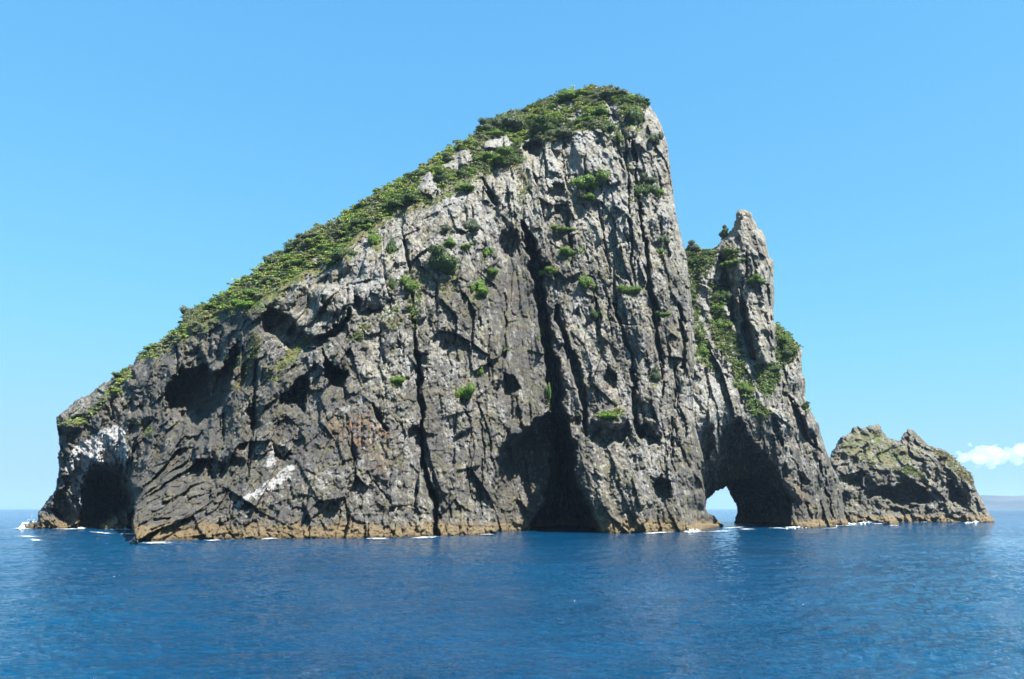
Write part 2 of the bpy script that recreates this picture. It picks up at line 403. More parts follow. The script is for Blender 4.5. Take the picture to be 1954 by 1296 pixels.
RECESS = [
 ([(316, 735), (330, 722), (345, 696), (365, 704), (390, 690), (410, 712), (432, 690), (440, 665), (458, 652), (462, 665), (446, 712), (440, 745), (420, 778), (400, 808), (375, 826), (350, 822), (325, 808), (312, 795)], 19, 9, 2),
 ([(352, 672), (372, 660), (392, 672), (398, 705), (372, 722), (356, 705)], 5, 5),
 ([(500, 600), (505, 585), (530, 590), (552, 600), (566, 622), (590, 638), (610, 640), (640, 622), (655, 610), (668, 585), (676, 600), (662, 630), (640, 642), (615, 662), (590, 672), (560, 702), (545, 692), (540, 660), (520, 645), (498, 640)], 9, 8, 1),
 ([(575, 718), (592, 725), (590, 750), (583, 792), (565, 785), (545, 790), (520, 784), (530, 760), (550, 745), (560, 725)], 9, 5, 1),
 ([(612, 662), (630, 690), (650, 700), (662, 714), (650, 740), (630, 754), (622, 735), (618, 700)], 9, 5, 1),
 ([(170, 902), (186, 890), (224, 895), (248, 914), (256, 943), (252, 965), (235, 978), (216, 989), (196, 1000), (192, 1040), (120, 1040), (150, 1004), (154, 975), (156, 935)], 24, 16),
 ([(100, 944), (126, 926), (134, 955), (150, 975), (152, 1000), (130, 1003), (106, 990), (99, 972)], 8, 5),
 ([(108, 822), (150, 816), (153, 824), (145, 845), (130, 852), (117, 860), (108, 846)], 8, 3),
 ([(1062, 795), (1078, 800), (1086, 830), (1100, 860), (1098, 900), (1110, 930), (1122, 950), (1132, 980), (1143, 1000), (1145, 1080), (946, 1080), (941, 1018), (934, 985), (936, 930), (946, 890), (952, 860), (975, 832), (1000, 818), (1020, 800), (1045, 785)], 19, 9),
 ([(1060, 800), (1080, 830), (1098, 870), (1100, 910), (1120, 960), (1140, 1000), (1140, 1080), (1005, 1080), (1010, 1000), (1040, 960), (1050, 900), (1052, 850)], 40, 16),
 ([(945, 740), (965, 712), (985, 718), (994, 740), (975, 762), (962, 778), (948, 768)], 7, 5, 1),
 ([(1120, 825), (1140, 812), (1180, 815), (1202, 798), (1206, 822), (1180, 852), (1150, 860), (1130, 850)], 6, 4, 1),
 ([(1215, 820), (1235, 808), (1264, 835), (1258, 847), (1230, 852), (1217, 845)], 6, 4, 1),
 ([(1240, 925), (1262, 903), (1277, 920), (1286, 952), (1265, 968), (1250, 945)], 6, 4, 1),
 ([(1042, 366), (1058, 348), (1080, 350), (1084, 376), (1044, 379)], 6, 3),
 ([(994, 290), (1010, 272), (1035, 268), (1032, 295), (1012, 310)], 8, 4, 1),
 ([(945, 460), (960, 440), (986, 445), (978, 487), (950, 492)], 5, 4),
 ([(668, 570), (676, 556), (692, 575), (688, 592), (720, 588), (735, 592), (705, 603), (685, 607), (670, 594)], 8, 4, 1),
 ([(385, 905), (400, 888), (416, 910), (411, 932), (388, 926)], 5, 4),
 ([(520, 856), (545, 846), (560, 870), (545, 881), (528, 883)], 5, 3),
 ([(608, 570), (618, 560), (625, 590), (612, 605)], 5, 3),
 ([(1160, 700), (1178, 712), (1175, 740), (1160, 745), (1150, 725)], 5, 4), ([(1090, 800), (1110, 790), (1120, 830), (1100, 830)], 4, 4),
 ([(845, 640), (870, 650), (876, 690), (850, 690), (838, 665)], 3, 6), ([(786, 676), (812, 672), (815, 700), (795, 705)], 5, 5),
 ([(322, 745), (330, 740), (330, 800), (318, 798)], 6, 3),
 ([(410, 670), (425, 665), (428, 700), (414, 700)], 5, 4), ([(400, 630), (415, 622), (420, 645), (402, 650)], 3, 4),
 ([(245, 840), (262, 835), (268, 880), (250, 880)], 3, 4), ([(340, 920), (356, 905), (360, 950), (348, 965)], 3, 4)]
RAISE = [
 ([(186, 1040), (190, 1008), (212, 992), (240, 975), (256, 965), (264, 1000), (264, 1040)], 16, 9),
 ([(504, 560), (575, 516), (585, 545), (566, 580), (540, 590), (500, 586)], 4, 8), ([(585, 560), (612, 540), (665, 545), (665, 580), (650, 600), (612, 600)], 5, 8),
 ([(675, 545), (735, 530), (750, 560), (738, 585), (690, 588)], 4, 8), ([(612, 500), (662, 450), (690, 462), (665, 520), (630, 540)], 4, 8),
 ([(935, 345), (965, 325), (985, 345), (1000, 400), (1000, 470), (975, 440), (948, 400)], 5, 8), ([(1125, 800), (1140, 785), (1190, 775), (1205, 790), (1180, 812), (1140, 812)], 5, 5),
 ([(108, 800), (150, 795), (155, 815), (150, 818), (108, 822)], 3, 3), ([(795, 362), (818, 328), (828, 335), (838, 370), (822, 382)], 5, 6), ([(1215, 790), (1262, 800), (1268, 835), (1235, 808), (1216, 818)], 3, 4),
 ([(842, 318), (872, 290), (898, 284), (902, 310), (870, 332)], 4, 6), ([(916, 282), (940, 260), (970, 258), (973, 285), (930, 292)], 4, 6),
 ([(1105, 880), (1200, 850), (1290, 870), (1330, 900), (1340, 1060), (1150, 1060), (1120, 940)], 3, 14), ([(240, 985), (300, 955), (420, 930), (560, 890), (560, 960), (420, 1000), (300, 1020)], 1.5, 10)]

# vegetation, guano and stain areas on the main rock
VEG_MAIN = [[(109, 805), (125, 795), (160, 790), (190, 765), (205, 740), (220, 735), (215, 752), (190, 775), (165, 800), (150, 812), (112, 818)],
 [(262, 678), (300, 655), (345, 618), (360, 590), (434, 550), (520, 485), (600, 430), (680, 390), (760, 340), (860, 278), (930, 228), (1000, 202), (1110, 160), (1190, 165), (1240, 200), (1232, 215), (1205, 215),
  (1190, 250), (1180, 235), (1150, 250), (1110, 255), (1075, 270), (1035, 285), (1005, 305), (985, 325), (950, 325), (925, 340), (880, 365), (840, 390), (800, 405), (745, 425), (720, 445), (690, 460), (660, 480), (645, 500),
  (620, 520), (590, 530), (550, 560), (515, 580), (495, 605), (440, 605), (400, 630), (350, 655), (300, 685), (262, 690)],
 [(985, 320), (1012, 330), (1018, 355), (1002, 385), (995, 415), (986, 380)], [(772, 515), (818, 518), (830, 535), (806, 555), (802, 610), (790, 645), (776, 600)], [(1190, 200), (1210, 215), (1195, 285), (1212, 330), (1200, 330), (1185, 270), (1160, 260)],
 [(1137, 805), (1150, 787), (1190, 778), (1197, 790), (1175, 802)], [(482, 630), (502, 650), (488, 690), (455, 745), (440, 745), (470, 700)], [(250, 800), (290, 812), (300, 830), (270, 828)], [(560, 655), (600, 640), (560, 690), (530, 730), (500, 720)],
 [(420, 690), (450, 660), (470, 690), (440, 720)], [(720, 600), (760, 575), (770, 620), (740, 640)], [(830, 540), (880, 530), (870, 560), (830, 565)], [(660, 650), (690, 620), (720, 610), (690, 650)], [(1195, 370), (1215, 330), (1218, 400), (1200, 400)]]
NOVEG = [[(795, 362), (815, 328), (828, 334), (840, 370), (822, 384)], [(842, 318), (872, 288), (900, 284), (902, 312), (870, 332)], [(914, 284), (940, 260), (970, 256), (975, 288), (930, 292)], [(1055, 208), (1090, 188), (1098, 200), (1065, 212)],
 [(1080, 228), (1110, 208), (1118, 220), (1090, 232)], [(1145, 200), (1180, 195), (1184, 225), (1165, 240), (1150, 215)], [(535, 556), (580, 538), (582, 545), (548, 566)], [(590, 500), (608, 485), (605, 500)], [(990, 270), (1040, 262), (1030, 300), (1008, 315), (994, 295)]]
GUANO_MAIN = [([(124, 880), (140, 850), (165, 835), (190, 820), (215, 808), (240, 820), (244, 860), (238, 892), (200, 885), (175, 890), (160, 910), (155, 965), (140, 950), (130, 915)], 0.8), ([(155, 880), (200, 870), (250, 880), (256, 960), (245, 930), (180, 905), (165, 960), (153, 980)], 0.22),
 ([(438, 962), (470, 945), (500, 925), (530, 898), (560, 880), (566, 890), (552, 912), (515, 940), (480, 952), (458, 975)], 0.75), ([(508, 890), (515, 850), (545, 845), (550, 860), (525, 870), (530, 890)], 0.7), ([(549, 562), (580, 540), (575, 552), (552, 568)], 0.7),
 ([(416, 655), (426, 652), (424, 664)], 0.8), ([(715, 690), (745, 670), (755, 700), (735, 730)], 0.3), ([(1240, 850), (1280, 850), (1275, 870)], 0.3)]
RUST_MAIN = [([(620, 810), (660, 795), (730, 790), (745, 830), (700, 850), (640, 850)], 0.9), ([(455, 695), (480, 680), (470, 700), (448, 712)], 1.0), ([(190, 780), (225, 770), (215, 810), (200, 815)], 0.5), ([(1150, 735), (1185, 735), (1175, 765)], 0.5), ([(700, 850), (740, 850), (745, 920), (700, 900)], 0.4),
 ([(960, 540), (985, 540), (990, 640), (965, 620)], 0.25)]
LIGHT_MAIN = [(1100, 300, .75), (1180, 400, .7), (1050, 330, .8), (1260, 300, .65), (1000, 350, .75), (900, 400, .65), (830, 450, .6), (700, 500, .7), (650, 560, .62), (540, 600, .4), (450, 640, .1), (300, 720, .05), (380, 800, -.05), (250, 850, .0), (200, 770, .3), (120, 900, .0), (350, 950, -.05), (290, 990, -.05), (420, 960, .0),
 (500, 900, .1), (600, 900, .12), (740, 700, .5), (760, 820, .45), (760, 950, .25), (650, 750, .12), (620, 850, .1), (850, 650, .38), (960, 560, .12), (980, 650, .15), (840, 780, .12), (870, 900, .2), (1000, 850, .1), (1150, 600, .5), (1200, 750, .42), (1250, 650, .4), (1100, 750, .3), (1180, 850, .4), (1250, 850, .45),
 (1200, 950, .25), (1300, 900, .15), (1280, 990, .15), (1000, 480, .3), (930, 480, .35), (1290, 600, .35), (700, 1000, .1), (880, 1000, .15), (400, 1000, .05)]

HEAD = [(1290, 1110), (1285, 560), (1292, 500), (1300, 474), (1318, 468), (1335, 470), (1342, 476), (1362, 476), (1370, 470), (1375, 460), (1388, 447), (1400, 434), (1403, 417), (1404, 405), (1410, 399), (1423, 401), (1435, 407), (1438, 419), (1444, 427), (1445, 436), (1455, 439), (1462, 456), (1463, 471),
 (1468, 489), (1476, 499), (1477, 528), (1478, 553), (1476, 592), (1476, 615), (1487, 625), (1499, 632), (1511, 647), (1527, 661), (1531, 672), (1530, 700), (1531, 710), (1537, 727), (1535, 756), (1547, 784), (1558, 803), (1561, 805), (1566, 826), (1574, 854), (1583, 875), (1588, 891), (1600, 910), (1606, 937), (1609, 965), (1612, 985), (1620, 1000), (1622, 1110)]
HEADPTS = [(1340, 800, 285), (1330, 700, 292), (1310, 480, 312), (1350, 480, 314), (1345, 600, 306), (1400, 900, 312), (1420, 800, 298), (1400, 700, 299), (1400, 600, 308), (1410, 500, 312), (1420, 410, 318), (1470, 500, 318), (1470, 650, 312), (1500, 1006, 317), (1500, 1060, 317), (1500, 900, 313), (1500, 800, 312), (1500, 700, 318), (1525, 670, 325),
 (1550, 1007, 314), (1550, 1060, 314), (1550, 900, 320), (1545, 800, 328), (1600, 1003, 338), (1600, 1060, 338), (1600, 930, 342), (1350, 1000, 318), (1300, 600, 303), (1300, 900, 296), (1350, 1060, 318), (1580, 880, 333)]
HOLE = [(1340, 1110), (1343, 975), (1346, 966), (1352, 951), (1365, 940), (1374, 933), (1386, 929), (1393, 940), (1399, 953), (1405, 964), (1407, 975), (1404, 979), (1402, 996), (1402, 1110)]
HCRACK = [([(1381, 500, 10), (1386, 540, 16), (1393, 580, 14), (1400, 615, 8)], 8), ([(1411, 550, 6), (1418, 590, 12), (1428, 640, 18), (1440, 685, 10)], 9), ([(1463, 545, 6), (1468, 590, 12), (1470, 610, 5)], 5), ([(1425, 470, 3), (1423, 520, 4), (1420, 560, 4)], 2.5),
 ([(1502, 752, 6), (1520, 790, 10), (1540, 830, 16), (1555, 850, 14)], 6), ([(1566, 880, 6), (1577, 930, 6), (1590, 990, 5)], 4), ([(1578, 905, 6), (1584, 885, 8)], 4), ([(1476, 800, 12), (1486, 835, 14), (1492, 850, 8)], 5), ([(1540, 960, 5), (1548, 990, 6)], 3),
 ([(1370, 800, 3), (1371, 850, 5)], 3), ([(1350, 740, 2), (1352, 800, 4)], 2), ([(1375, 640, 3), (1373, 690, 5)], 2), ([(1404, 720, 3), (1415, 770, 5)], 2), ([(1455, 830, 4), (1470, 900, 4)], 2), ([(1510, 860, 3), (1530, 930, 4)], 2)]
for i in range(10):
    cu = rr.uniform(1340, 1560); cv = rr.uniform(460, 980); L = rr.uniform(15, 45); k = 0.2 + rr.uniform(-.08, .1)
    HCRACK.append(([(cu - k * L, cv - L, 1.5), (cu + rr.uniform(-3, 3), cv, rr.uniform(2.5, 5)), (cu + k * L, cv + L, 1.5)], rr.uniform(1, 2.4)))
HREC = [([(1330, 828), (1340, 815), (1362, 808), (1364, 855), (1345, 885), (1338, 870)], 7, 5), ([(1371, 815), (1385, 806), (1412, 796), (1422, 815), (1440, 845), (1462, 868), (1474, 885), (1482, 900), (1492, 915), (1502, 940), (1514, 960), (1512, 975), (1507, 1010), (1507, 1110), (1330, 1110), (1338, 900), (1345, 885), (1372, 870)], 21, 7),
 ([(1340, 1110), (1340, 960), (1360, 935), (1385, 922), (1400, 914), (1425, 908), (1455, 914), (1485, 930), (1500, 955), (1506, 975), (1502, 1010), (1502, 1110)], 45, 26), ([(1520, 900), (1538, 904), (1545, 922), (1528, 926)], 4, 4), ([(1369, 488), (1384, 486), (1386, 512), (1372, 520)], 6, 4), ([(1440, 640), (1462, 625), (1472, 650), (1455, 670)], 4, 5)]
HRAISE = [([(1400, 440), (1403, 395), (1435, 395), (1448, 435), (1466, 460), (1480, 500), (1480, 620), (1472, 700), (1445, 692), (1428, 655), (1412, 610), (1396, 560), (1378, 500), (1375, 470)], 9, 8), ([(1335, 500), (1345, 480), (1362, 495), (1366, 525), (1350, 560), (1332, 545)], 4, 6), ([(1360, 655), (1385, 640), (1395, 690), (1405, 720), (1380, 700)], 3, 6),
 ([(1372, 870), (1395, 850), (1412, 870), (1410, 885), (1380, 880)], 4, 5), ([(1470, 780), (1492, 770), (1490, 800), (1470, 800)], 3, 5), ([(1480, 900), (1505, 910), (1545, 950), (1550, 965), (1520, 960), (1498, 930)], 4, 7)]
VEG_HEAD = [[(1296, 480), (1372, 468), (1365, 500), (1330, 560), (1345, 640), (1372, 715), (1350, 705), (1328, 690), (1320, 640), (1310, 580)], [(1350, 530), (1378, 545), (1386, 615), (1412, 650), (1428, 720), (1442, 762), (1472, 790), (1448, 805), (1430, 790), (1412, 745), (1392, 695), (1360, 655), (1355, 600)],
 [(1477, 615), (1500, 628), (1528, 660), (1510, 690), (1484, 705), (1478, 650)], [(1440, 700), (1475, 690), (1490, 720), (1470, 760), (1445, 750)], [(1380, 470), (1412, 480), (1405, 500), (1385, 495)]]
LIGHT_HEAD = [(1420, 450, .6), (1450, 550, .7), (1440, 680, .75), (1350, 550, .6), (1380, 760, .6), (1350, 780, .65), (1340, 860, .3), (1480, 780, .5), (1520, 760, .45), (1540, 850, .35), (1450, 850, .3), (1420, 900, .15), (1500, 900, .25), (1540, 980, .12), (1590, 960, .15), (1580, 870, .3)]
ISLE = [(1545, 1110), (1560, 905), (1584, 873), (1588, 860), (1597, 847), (1604, 837), (1617, 828), (1625, 824), (1629, 815), (1638, 814), (1642, 818), (1653, 816), (1660, 811), (1671, 810), (1676, 808), (1680, 813), (1684, 823), (1690, 830), (1694, 837), (1704, 839), (1719, 841), (1723, 830), (1730, 821), (1735, 818), (1745, 823),
 (1758, 836), (1772, 849), (1787, 854), (1805, 860), (1818, 870), (1831, 885), (1844, 896), (1857, 909), (1859, 925), (1866, 940), (1876, 954), (1881, 967), (1889, 982), (1898, 993), (1902, 1010), (1902, 1110)]
IV = 997.0
ISLEPTS = [(u, v, water_Y(IV) + r + abs(u - 1720) * 0.03) for u in (1560, 1640, 1720, 1800, 1880) for v, r in ((1060, 0), (997, 0), (980, 4), (940, 10), (900, 18), (860, 30), (820, 45))]
IREC = [([(1640, 952), (1660, 930), (1690, 928), (1740, 918), (1765, 930), (1774, 960), (1745, 968), (1720, 970), (1700, 960), (1680, 946), (1655, 957)], 12, 5, 1), ([(1808, 912), (1840, 940), (1852, 975), (1830, 978), (1805, 965)], 12, 5, 1), ([(1722, 836), (1738, 830), (1735, 850), (1745, 872), (1768, 880), (1768, 905), (1750, 892), (1735, 872)], 8, 4, 1),
 ([(1618, 912), (1645, 898), (1652, 930), (1635, 947), (1618, 930)], 8, 4, 1), ([(1780, 890), (1800, 868), (1812, 875), (1795, 900), (1788, 935), (1774, 912)], 7, 4, 1), ([(1613, 890), (1650, 850), (1660, 850), (1628, 892), (1615, 902)], 6, 4), ([(1600, 880), (1612, 860), (1616, 875), (1605, 895)], 4, 3), ([(1662, 870), (1680, 862), (1676, 880)], 4, 3), ([(1770, 975), (1800, 962), (1810, 978), (1780, 985)], 5, 4)]
IRAISE = [([(1710, 945), (1725, 935), (1760, 945), (1755, 958), (1715, 955)], 5, 4), ([(1560, 985), (1640, 965), (1690, 975), (1800, 985), (1890, 985), (1900, 1060), (1560, 1060)], 4, 6), ([(1790, 880), (1820, 875), (1850, 905), (1860, 960), (1850, 965), (1835, 930), (1805, 905)], 4, 6), ([(1650, 895), (1700, 885), (1770, 900), (1775, 925), (1735, 915), (1660, 925)], 4, 6)]
VEG_ISLE = [[(1600, 850), (1640, 825), (1680, 820), (1700, 845), (1760, 850), (1740, 880), (1690, 890), (1640, 880), (1610, 875)], [(1695, 895), (1735, 888), (1765, 900), (1762, 918), (1735, 905), (1700, 902)], [(1770, 850), (1820, 872), (1858, 910), (1855, 930), (1825, 905), (1790, 870)], [(1655, 875), (1670, 880), (1668, 895), (1655, 890)], [(1665, 815), (1680, 830), (1665, 840)]]

LOOK = {}
def build_shell(name, sil, pts, u0, u1, v0, v1, step, cracks, recs, raises, veg, noveg, guano, rust, light, mat, hole=None, R=9.0, rw=22, amp=1.0, shear=0.12, iso=False, seed=0, veg_str=0.55):
    us = np.arange(u0, u1, step); vs = np.arange(v0, v1, step)
    U, V = np.meshgrid(us, vs)
    wf = 1 - sstep(V, 820, 900) * (1 - sstep(U, 330, 400)); Uw = U + 9 * wf * fbm(U / 45, V / 45, 401, 4); Vw = V + 9 * fbm(U / 45, V / 45, 402, 4) * (V < 1000)
    fr = rbf(pts); base = upsample(fr, Uw, Vw, 4)
    base = np.where(V > 1000, upsample(fr, U, V, 4), base)
    if name == 'island':
        lf_, rt_ = rbf([p for p in pts if p[0] < 258]), rbf([p for p in pts if p[0] >= 262])
        edge_u = np.interp(V, [850, 920, 970, 1000, 1035, 1080], [250, 256, 257, 254, 261, 262]) + 3.0 * fbm(V / 12, U / 60, 403, 3)
        sp_ = sstep(U, edge_u - 1.5, edge_u + 1.5)
        both = upsample(lf_, U, V, 6) * (1 - sp_) + upsample(rt_, U, V, 6) * sp_
        tt_ = sstep(V, 925, 985) * (1 - sstep(U, 420, 520))
        base = base * (1 - tt_) + both * tt_
    nz = fbm(U / 9.0, V / 9.0, 11 + seed, 3) * 1.3 + blocks(U / 11, V / 15, 12 + seed)[0] * 1.2
    S = sdf(U + nz * 0.6, V + nz, sil)
    if hole: S = np.minimum(S, -sdf(U + nz, V + nz, hole))
    keep = S > -0.45 * step
    # rounding towards the outline
    dd = np.clip(1 - S / rw, 0, 1)
    if hole:
        so_ = sdf(U, V, sil); dd = np.clip(1 - so_ / rw, 0, 1)
    D = R * (1 - np.sqrt(np.clip(1 - dd * dd, 0, 1)))
    # metric coordinates on the face
    X = (U - W / 2) / 1485 * base; Z = (HOR - V) / 1485 * base
    vegm = np.zeros(U.shape)
    for P in veg:
        b = box(U, V, P, 20)
        if b is None: continue
        vegm[b] = np.maximum(vegm[b], sstep(sdf(U[b] + 5 * fbm(U[b] / 12, V[b] / 12, 5, 3), V[b] + 5 * fbm(U[b] / 12, V[b] / 12, 8, 3), P), -4, 6))
    for P in noveg:
        b = box(U, V, P, 20)
        if b is None: continue
        vegm[b] *= 1 - sstep(sdf(U[b] + 3 * fbm(U[b] / 8, V[b] / 8, 5, 3), V[b], P), -2, 2)
    sh = 0.16 * sstep(U, 950, 1050) + 0.04 if not iso else 0 * U + 0.1
    xs = X + sh * Z
    wx = 1.6 * fbm(X / 9, Z / 9, 21 + seed, 3); wz = 1.6 * fbm(X / 9, Z / 9, 31 + seed, 3)
    ay = 1.0 if iso else 2.0
    lower = 1.0 if iso else (0.45 + 0.55 * sstep(U, 480, 700))      # the left part is less columnar
    ayf = 1 + (ay - 1) * lower * (1 if iso else 1 + 0.5 * sstep(U, 700, 900))
    rel = np.zeros(U.shape)
    def wp(sz, k, o): return sz * k * fbm(X / (sz * 1.3), Z / (sz * 1.5), 500 + o + seed, 2)
    h, g = blocks((xs + wp(11, .12, 1)) / 11, (Z + wp(11, .12, 2)) / (11 * ayf), 100 + seed); rel += -h * 2.6
    h, g = blocks((xs + wp(5.2, .10, 3)) / 5.2, (Z + wp(5.2, .1, 4)) / (5.2 * ayf), 110 + seed); rel += -h * 1.75 + 0.4 * (g < 0.04)
    h, g = blocks((xs + wp(2.6, .08, 5)) / 2.6, (Z + wp(2.6, .08, 6)) / (2.6 * (1 + (ayf - 1) * .8)), 120 + seed); rel += -h * 0.68 + 0.25 * (g < 0.05)
    h, g = blocks((xs + wp(1.3, .06, 7)) / 1.3, (Z + wp(1.3, .06, 8)) / (1.3 * (1 + (ayf - 1) * .5)), 130 + seed); rel += -h * 0.42
    h, g = blocks(xs / 0.66, Z / 0.8, 140 + seed); rel += -h * 0.28
    rel += -0.9 * ridged(xs / 9, Z / (9 * ayf), 150 + seed, 2, 0.4) - 0.15 * fbm(X / 2, Z / 2, 160 + seed, 3)
    calm = 1 - 0.55 * vegm
    if not iso:
        sm = [(945, 505), (1000, 475), (1015, 540), (1028, 640), (1040, 760), (1000, 780), (955, 700), (935, 600)]
        b = box(U, V, sm, 25)
        if b is not None: calm[b] *= 1 - 0.6 * sstep(sdf(U[b], V[b], sm), -5, 10)
    if not iso: calm = calm * (1 + 0.9 * sstep(V, 800, 900) * (1 - sstep(U, 380, 520)))
    rel *= calm * amp
    D = D + rel
    for i, (P, dp) in enumerate(cracks): crack_field(U, V, D, P, dp, 1.0, i % 5)
    for i, r in enumerate(recs): recess(U, V, D, r[0], r[1] * (1.5 if r[1] > 8 else 0.95), r[2] * (0.75 if len(r) < 4 else 0.5), 4.5, i % 4, (len(r) > 3) and (True if r[3] == 1 else 2))
    for i, r in enumerate(raises): recess(U, V, D, r[0], -r[1], r[2], 3.0, i % 4)
    Y = base + D
    LOOK[name] = (us, vs, np.where(keep, Y, 1e9), vegm)
    # snap rim vertices to the outline
    gy, gx = np.gradient(S, step)
    rim = keep & (S < 0.6 * step)
    gl = np.sqrt(gx * gx + gy * gy) + 1e-6
    mv = np.clip(-S, -0.5 * step, 0.5 * step) * rim
    Uu = U + mv * gx / gl; Vv = V + mv * gy / gl
    px, py, pz = point(Uu, Vv, Y)
    idx = -np.ones(U.shape, np.int64); idx[keep] = np.arange(keep.sum())
    verts = np.stack([px[keep], py[keep], pz[keep]], 1)
    q = keep[:-1, :-1] & keep[:-1, 1:] & keep[1:, :-1] & keep[1:, 1:]
    a, b_, c, d = idx[:-1, :-1][q], idx[1:, :-1][q], idx[1:, 1:][q], idx[:-1, 1:][q]
    quads = np.stack([a, b_, c, d], 1)
    # rim edges -> give the rock its thickness behind
    e = np.concatenate([quads[:, [0, 1]], quads[:, [1, 2]], quads[:, [2, 3]], quads[:, [3, 0]]])
    key = e[:, 0] * 10 ** 7 + e[:, 1]; rkey = e[:, 1] * 10 ** 7 + e[:, 0]
    be = e[~np.isin(key, rkey)]
    bv = np.unique(be)
    n0 = len(verts); remap = {}
    m1 = np.full(n0, -1, np.int64); m1[bv] = np.arange(len(bv))
    eye = np.array([0, 0, CH]); Yb = verts[bv][:, 1:2]
    ring1 = eye + (verts[bv] - eye) * (1 + 14 / Yb); ring2 = eye + (verts[bv] - eye) * (1 + 45 / Yb)
    verts = np.concatenate([verts, ring1, ring2])
    nb = len(bv)
    s1 = np.stack([be[:, 1], be[:, 0], n0 + m1[be[:, 0]], n0 + m1[be[:, 1]]], 1)
    s2 = np.stack([n0 + m1[be[:, 1]], n0 + m1[be[:, 0]], n0 + nb + m1[be[:, 0]], n0 + nb + m1[be[:, 1]]], 1)
    quads = np.concatenate([quads, s1, s2])
    # paint
    gm = np.zeros(U.shape); rm = np.zeros(U.shape)
    for P, s_ in guano:
        b = box(U, V, P, 12); gm[b] = np.maximum(gm[b], s_ * sstep(sdf(U[b] + 4 * fbm(U[b] / 8, V[b] / 8, 5, 3), V[b] + 4 * fbm(U[b] / 8, V[b] / 8, 9, 3), P), -3, 4))
    for P, s_ in rust:
        b = box(U, V, P, 20); rm[b] = np.maximum(rm[b], s_ * sstep(sdf(U[b] + 6 * fbm(U[b] / 10, V[b] / 10, 5, 3), V[b] + 6 * fbm(U[b] / 10, V[b] / 10, 9, 3), P), -8, 8))
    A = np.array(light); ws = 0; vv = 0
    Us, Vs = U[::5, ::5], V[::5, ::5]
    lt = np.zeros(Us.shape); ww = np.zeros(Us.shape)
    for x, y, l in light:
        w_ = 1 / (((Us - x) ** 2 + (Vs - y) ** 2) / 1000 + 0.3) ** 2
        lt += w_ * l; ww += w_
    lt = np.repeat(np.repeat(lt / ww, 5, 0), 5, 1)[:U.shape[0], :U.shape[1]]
    tm = np.ones(U.shape)
    n1 = keep.sum()
    def pack(a_, b2, c2):
        o = np.zeros((len(verts), 4)); o[:, 3] = 1
        for i_, z_ in enumerate((a_, b2, c2)):
            o[:n1, i_] = z_[keep]; o[n0:n0 + nb, i_] = o[bv, i_]; o[n0 + nb:, i_] = o[bv, i_]
        return o
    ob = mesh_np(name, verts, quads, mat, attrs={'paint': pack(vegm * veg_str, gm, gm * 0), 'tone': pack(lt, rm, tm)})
    return ob

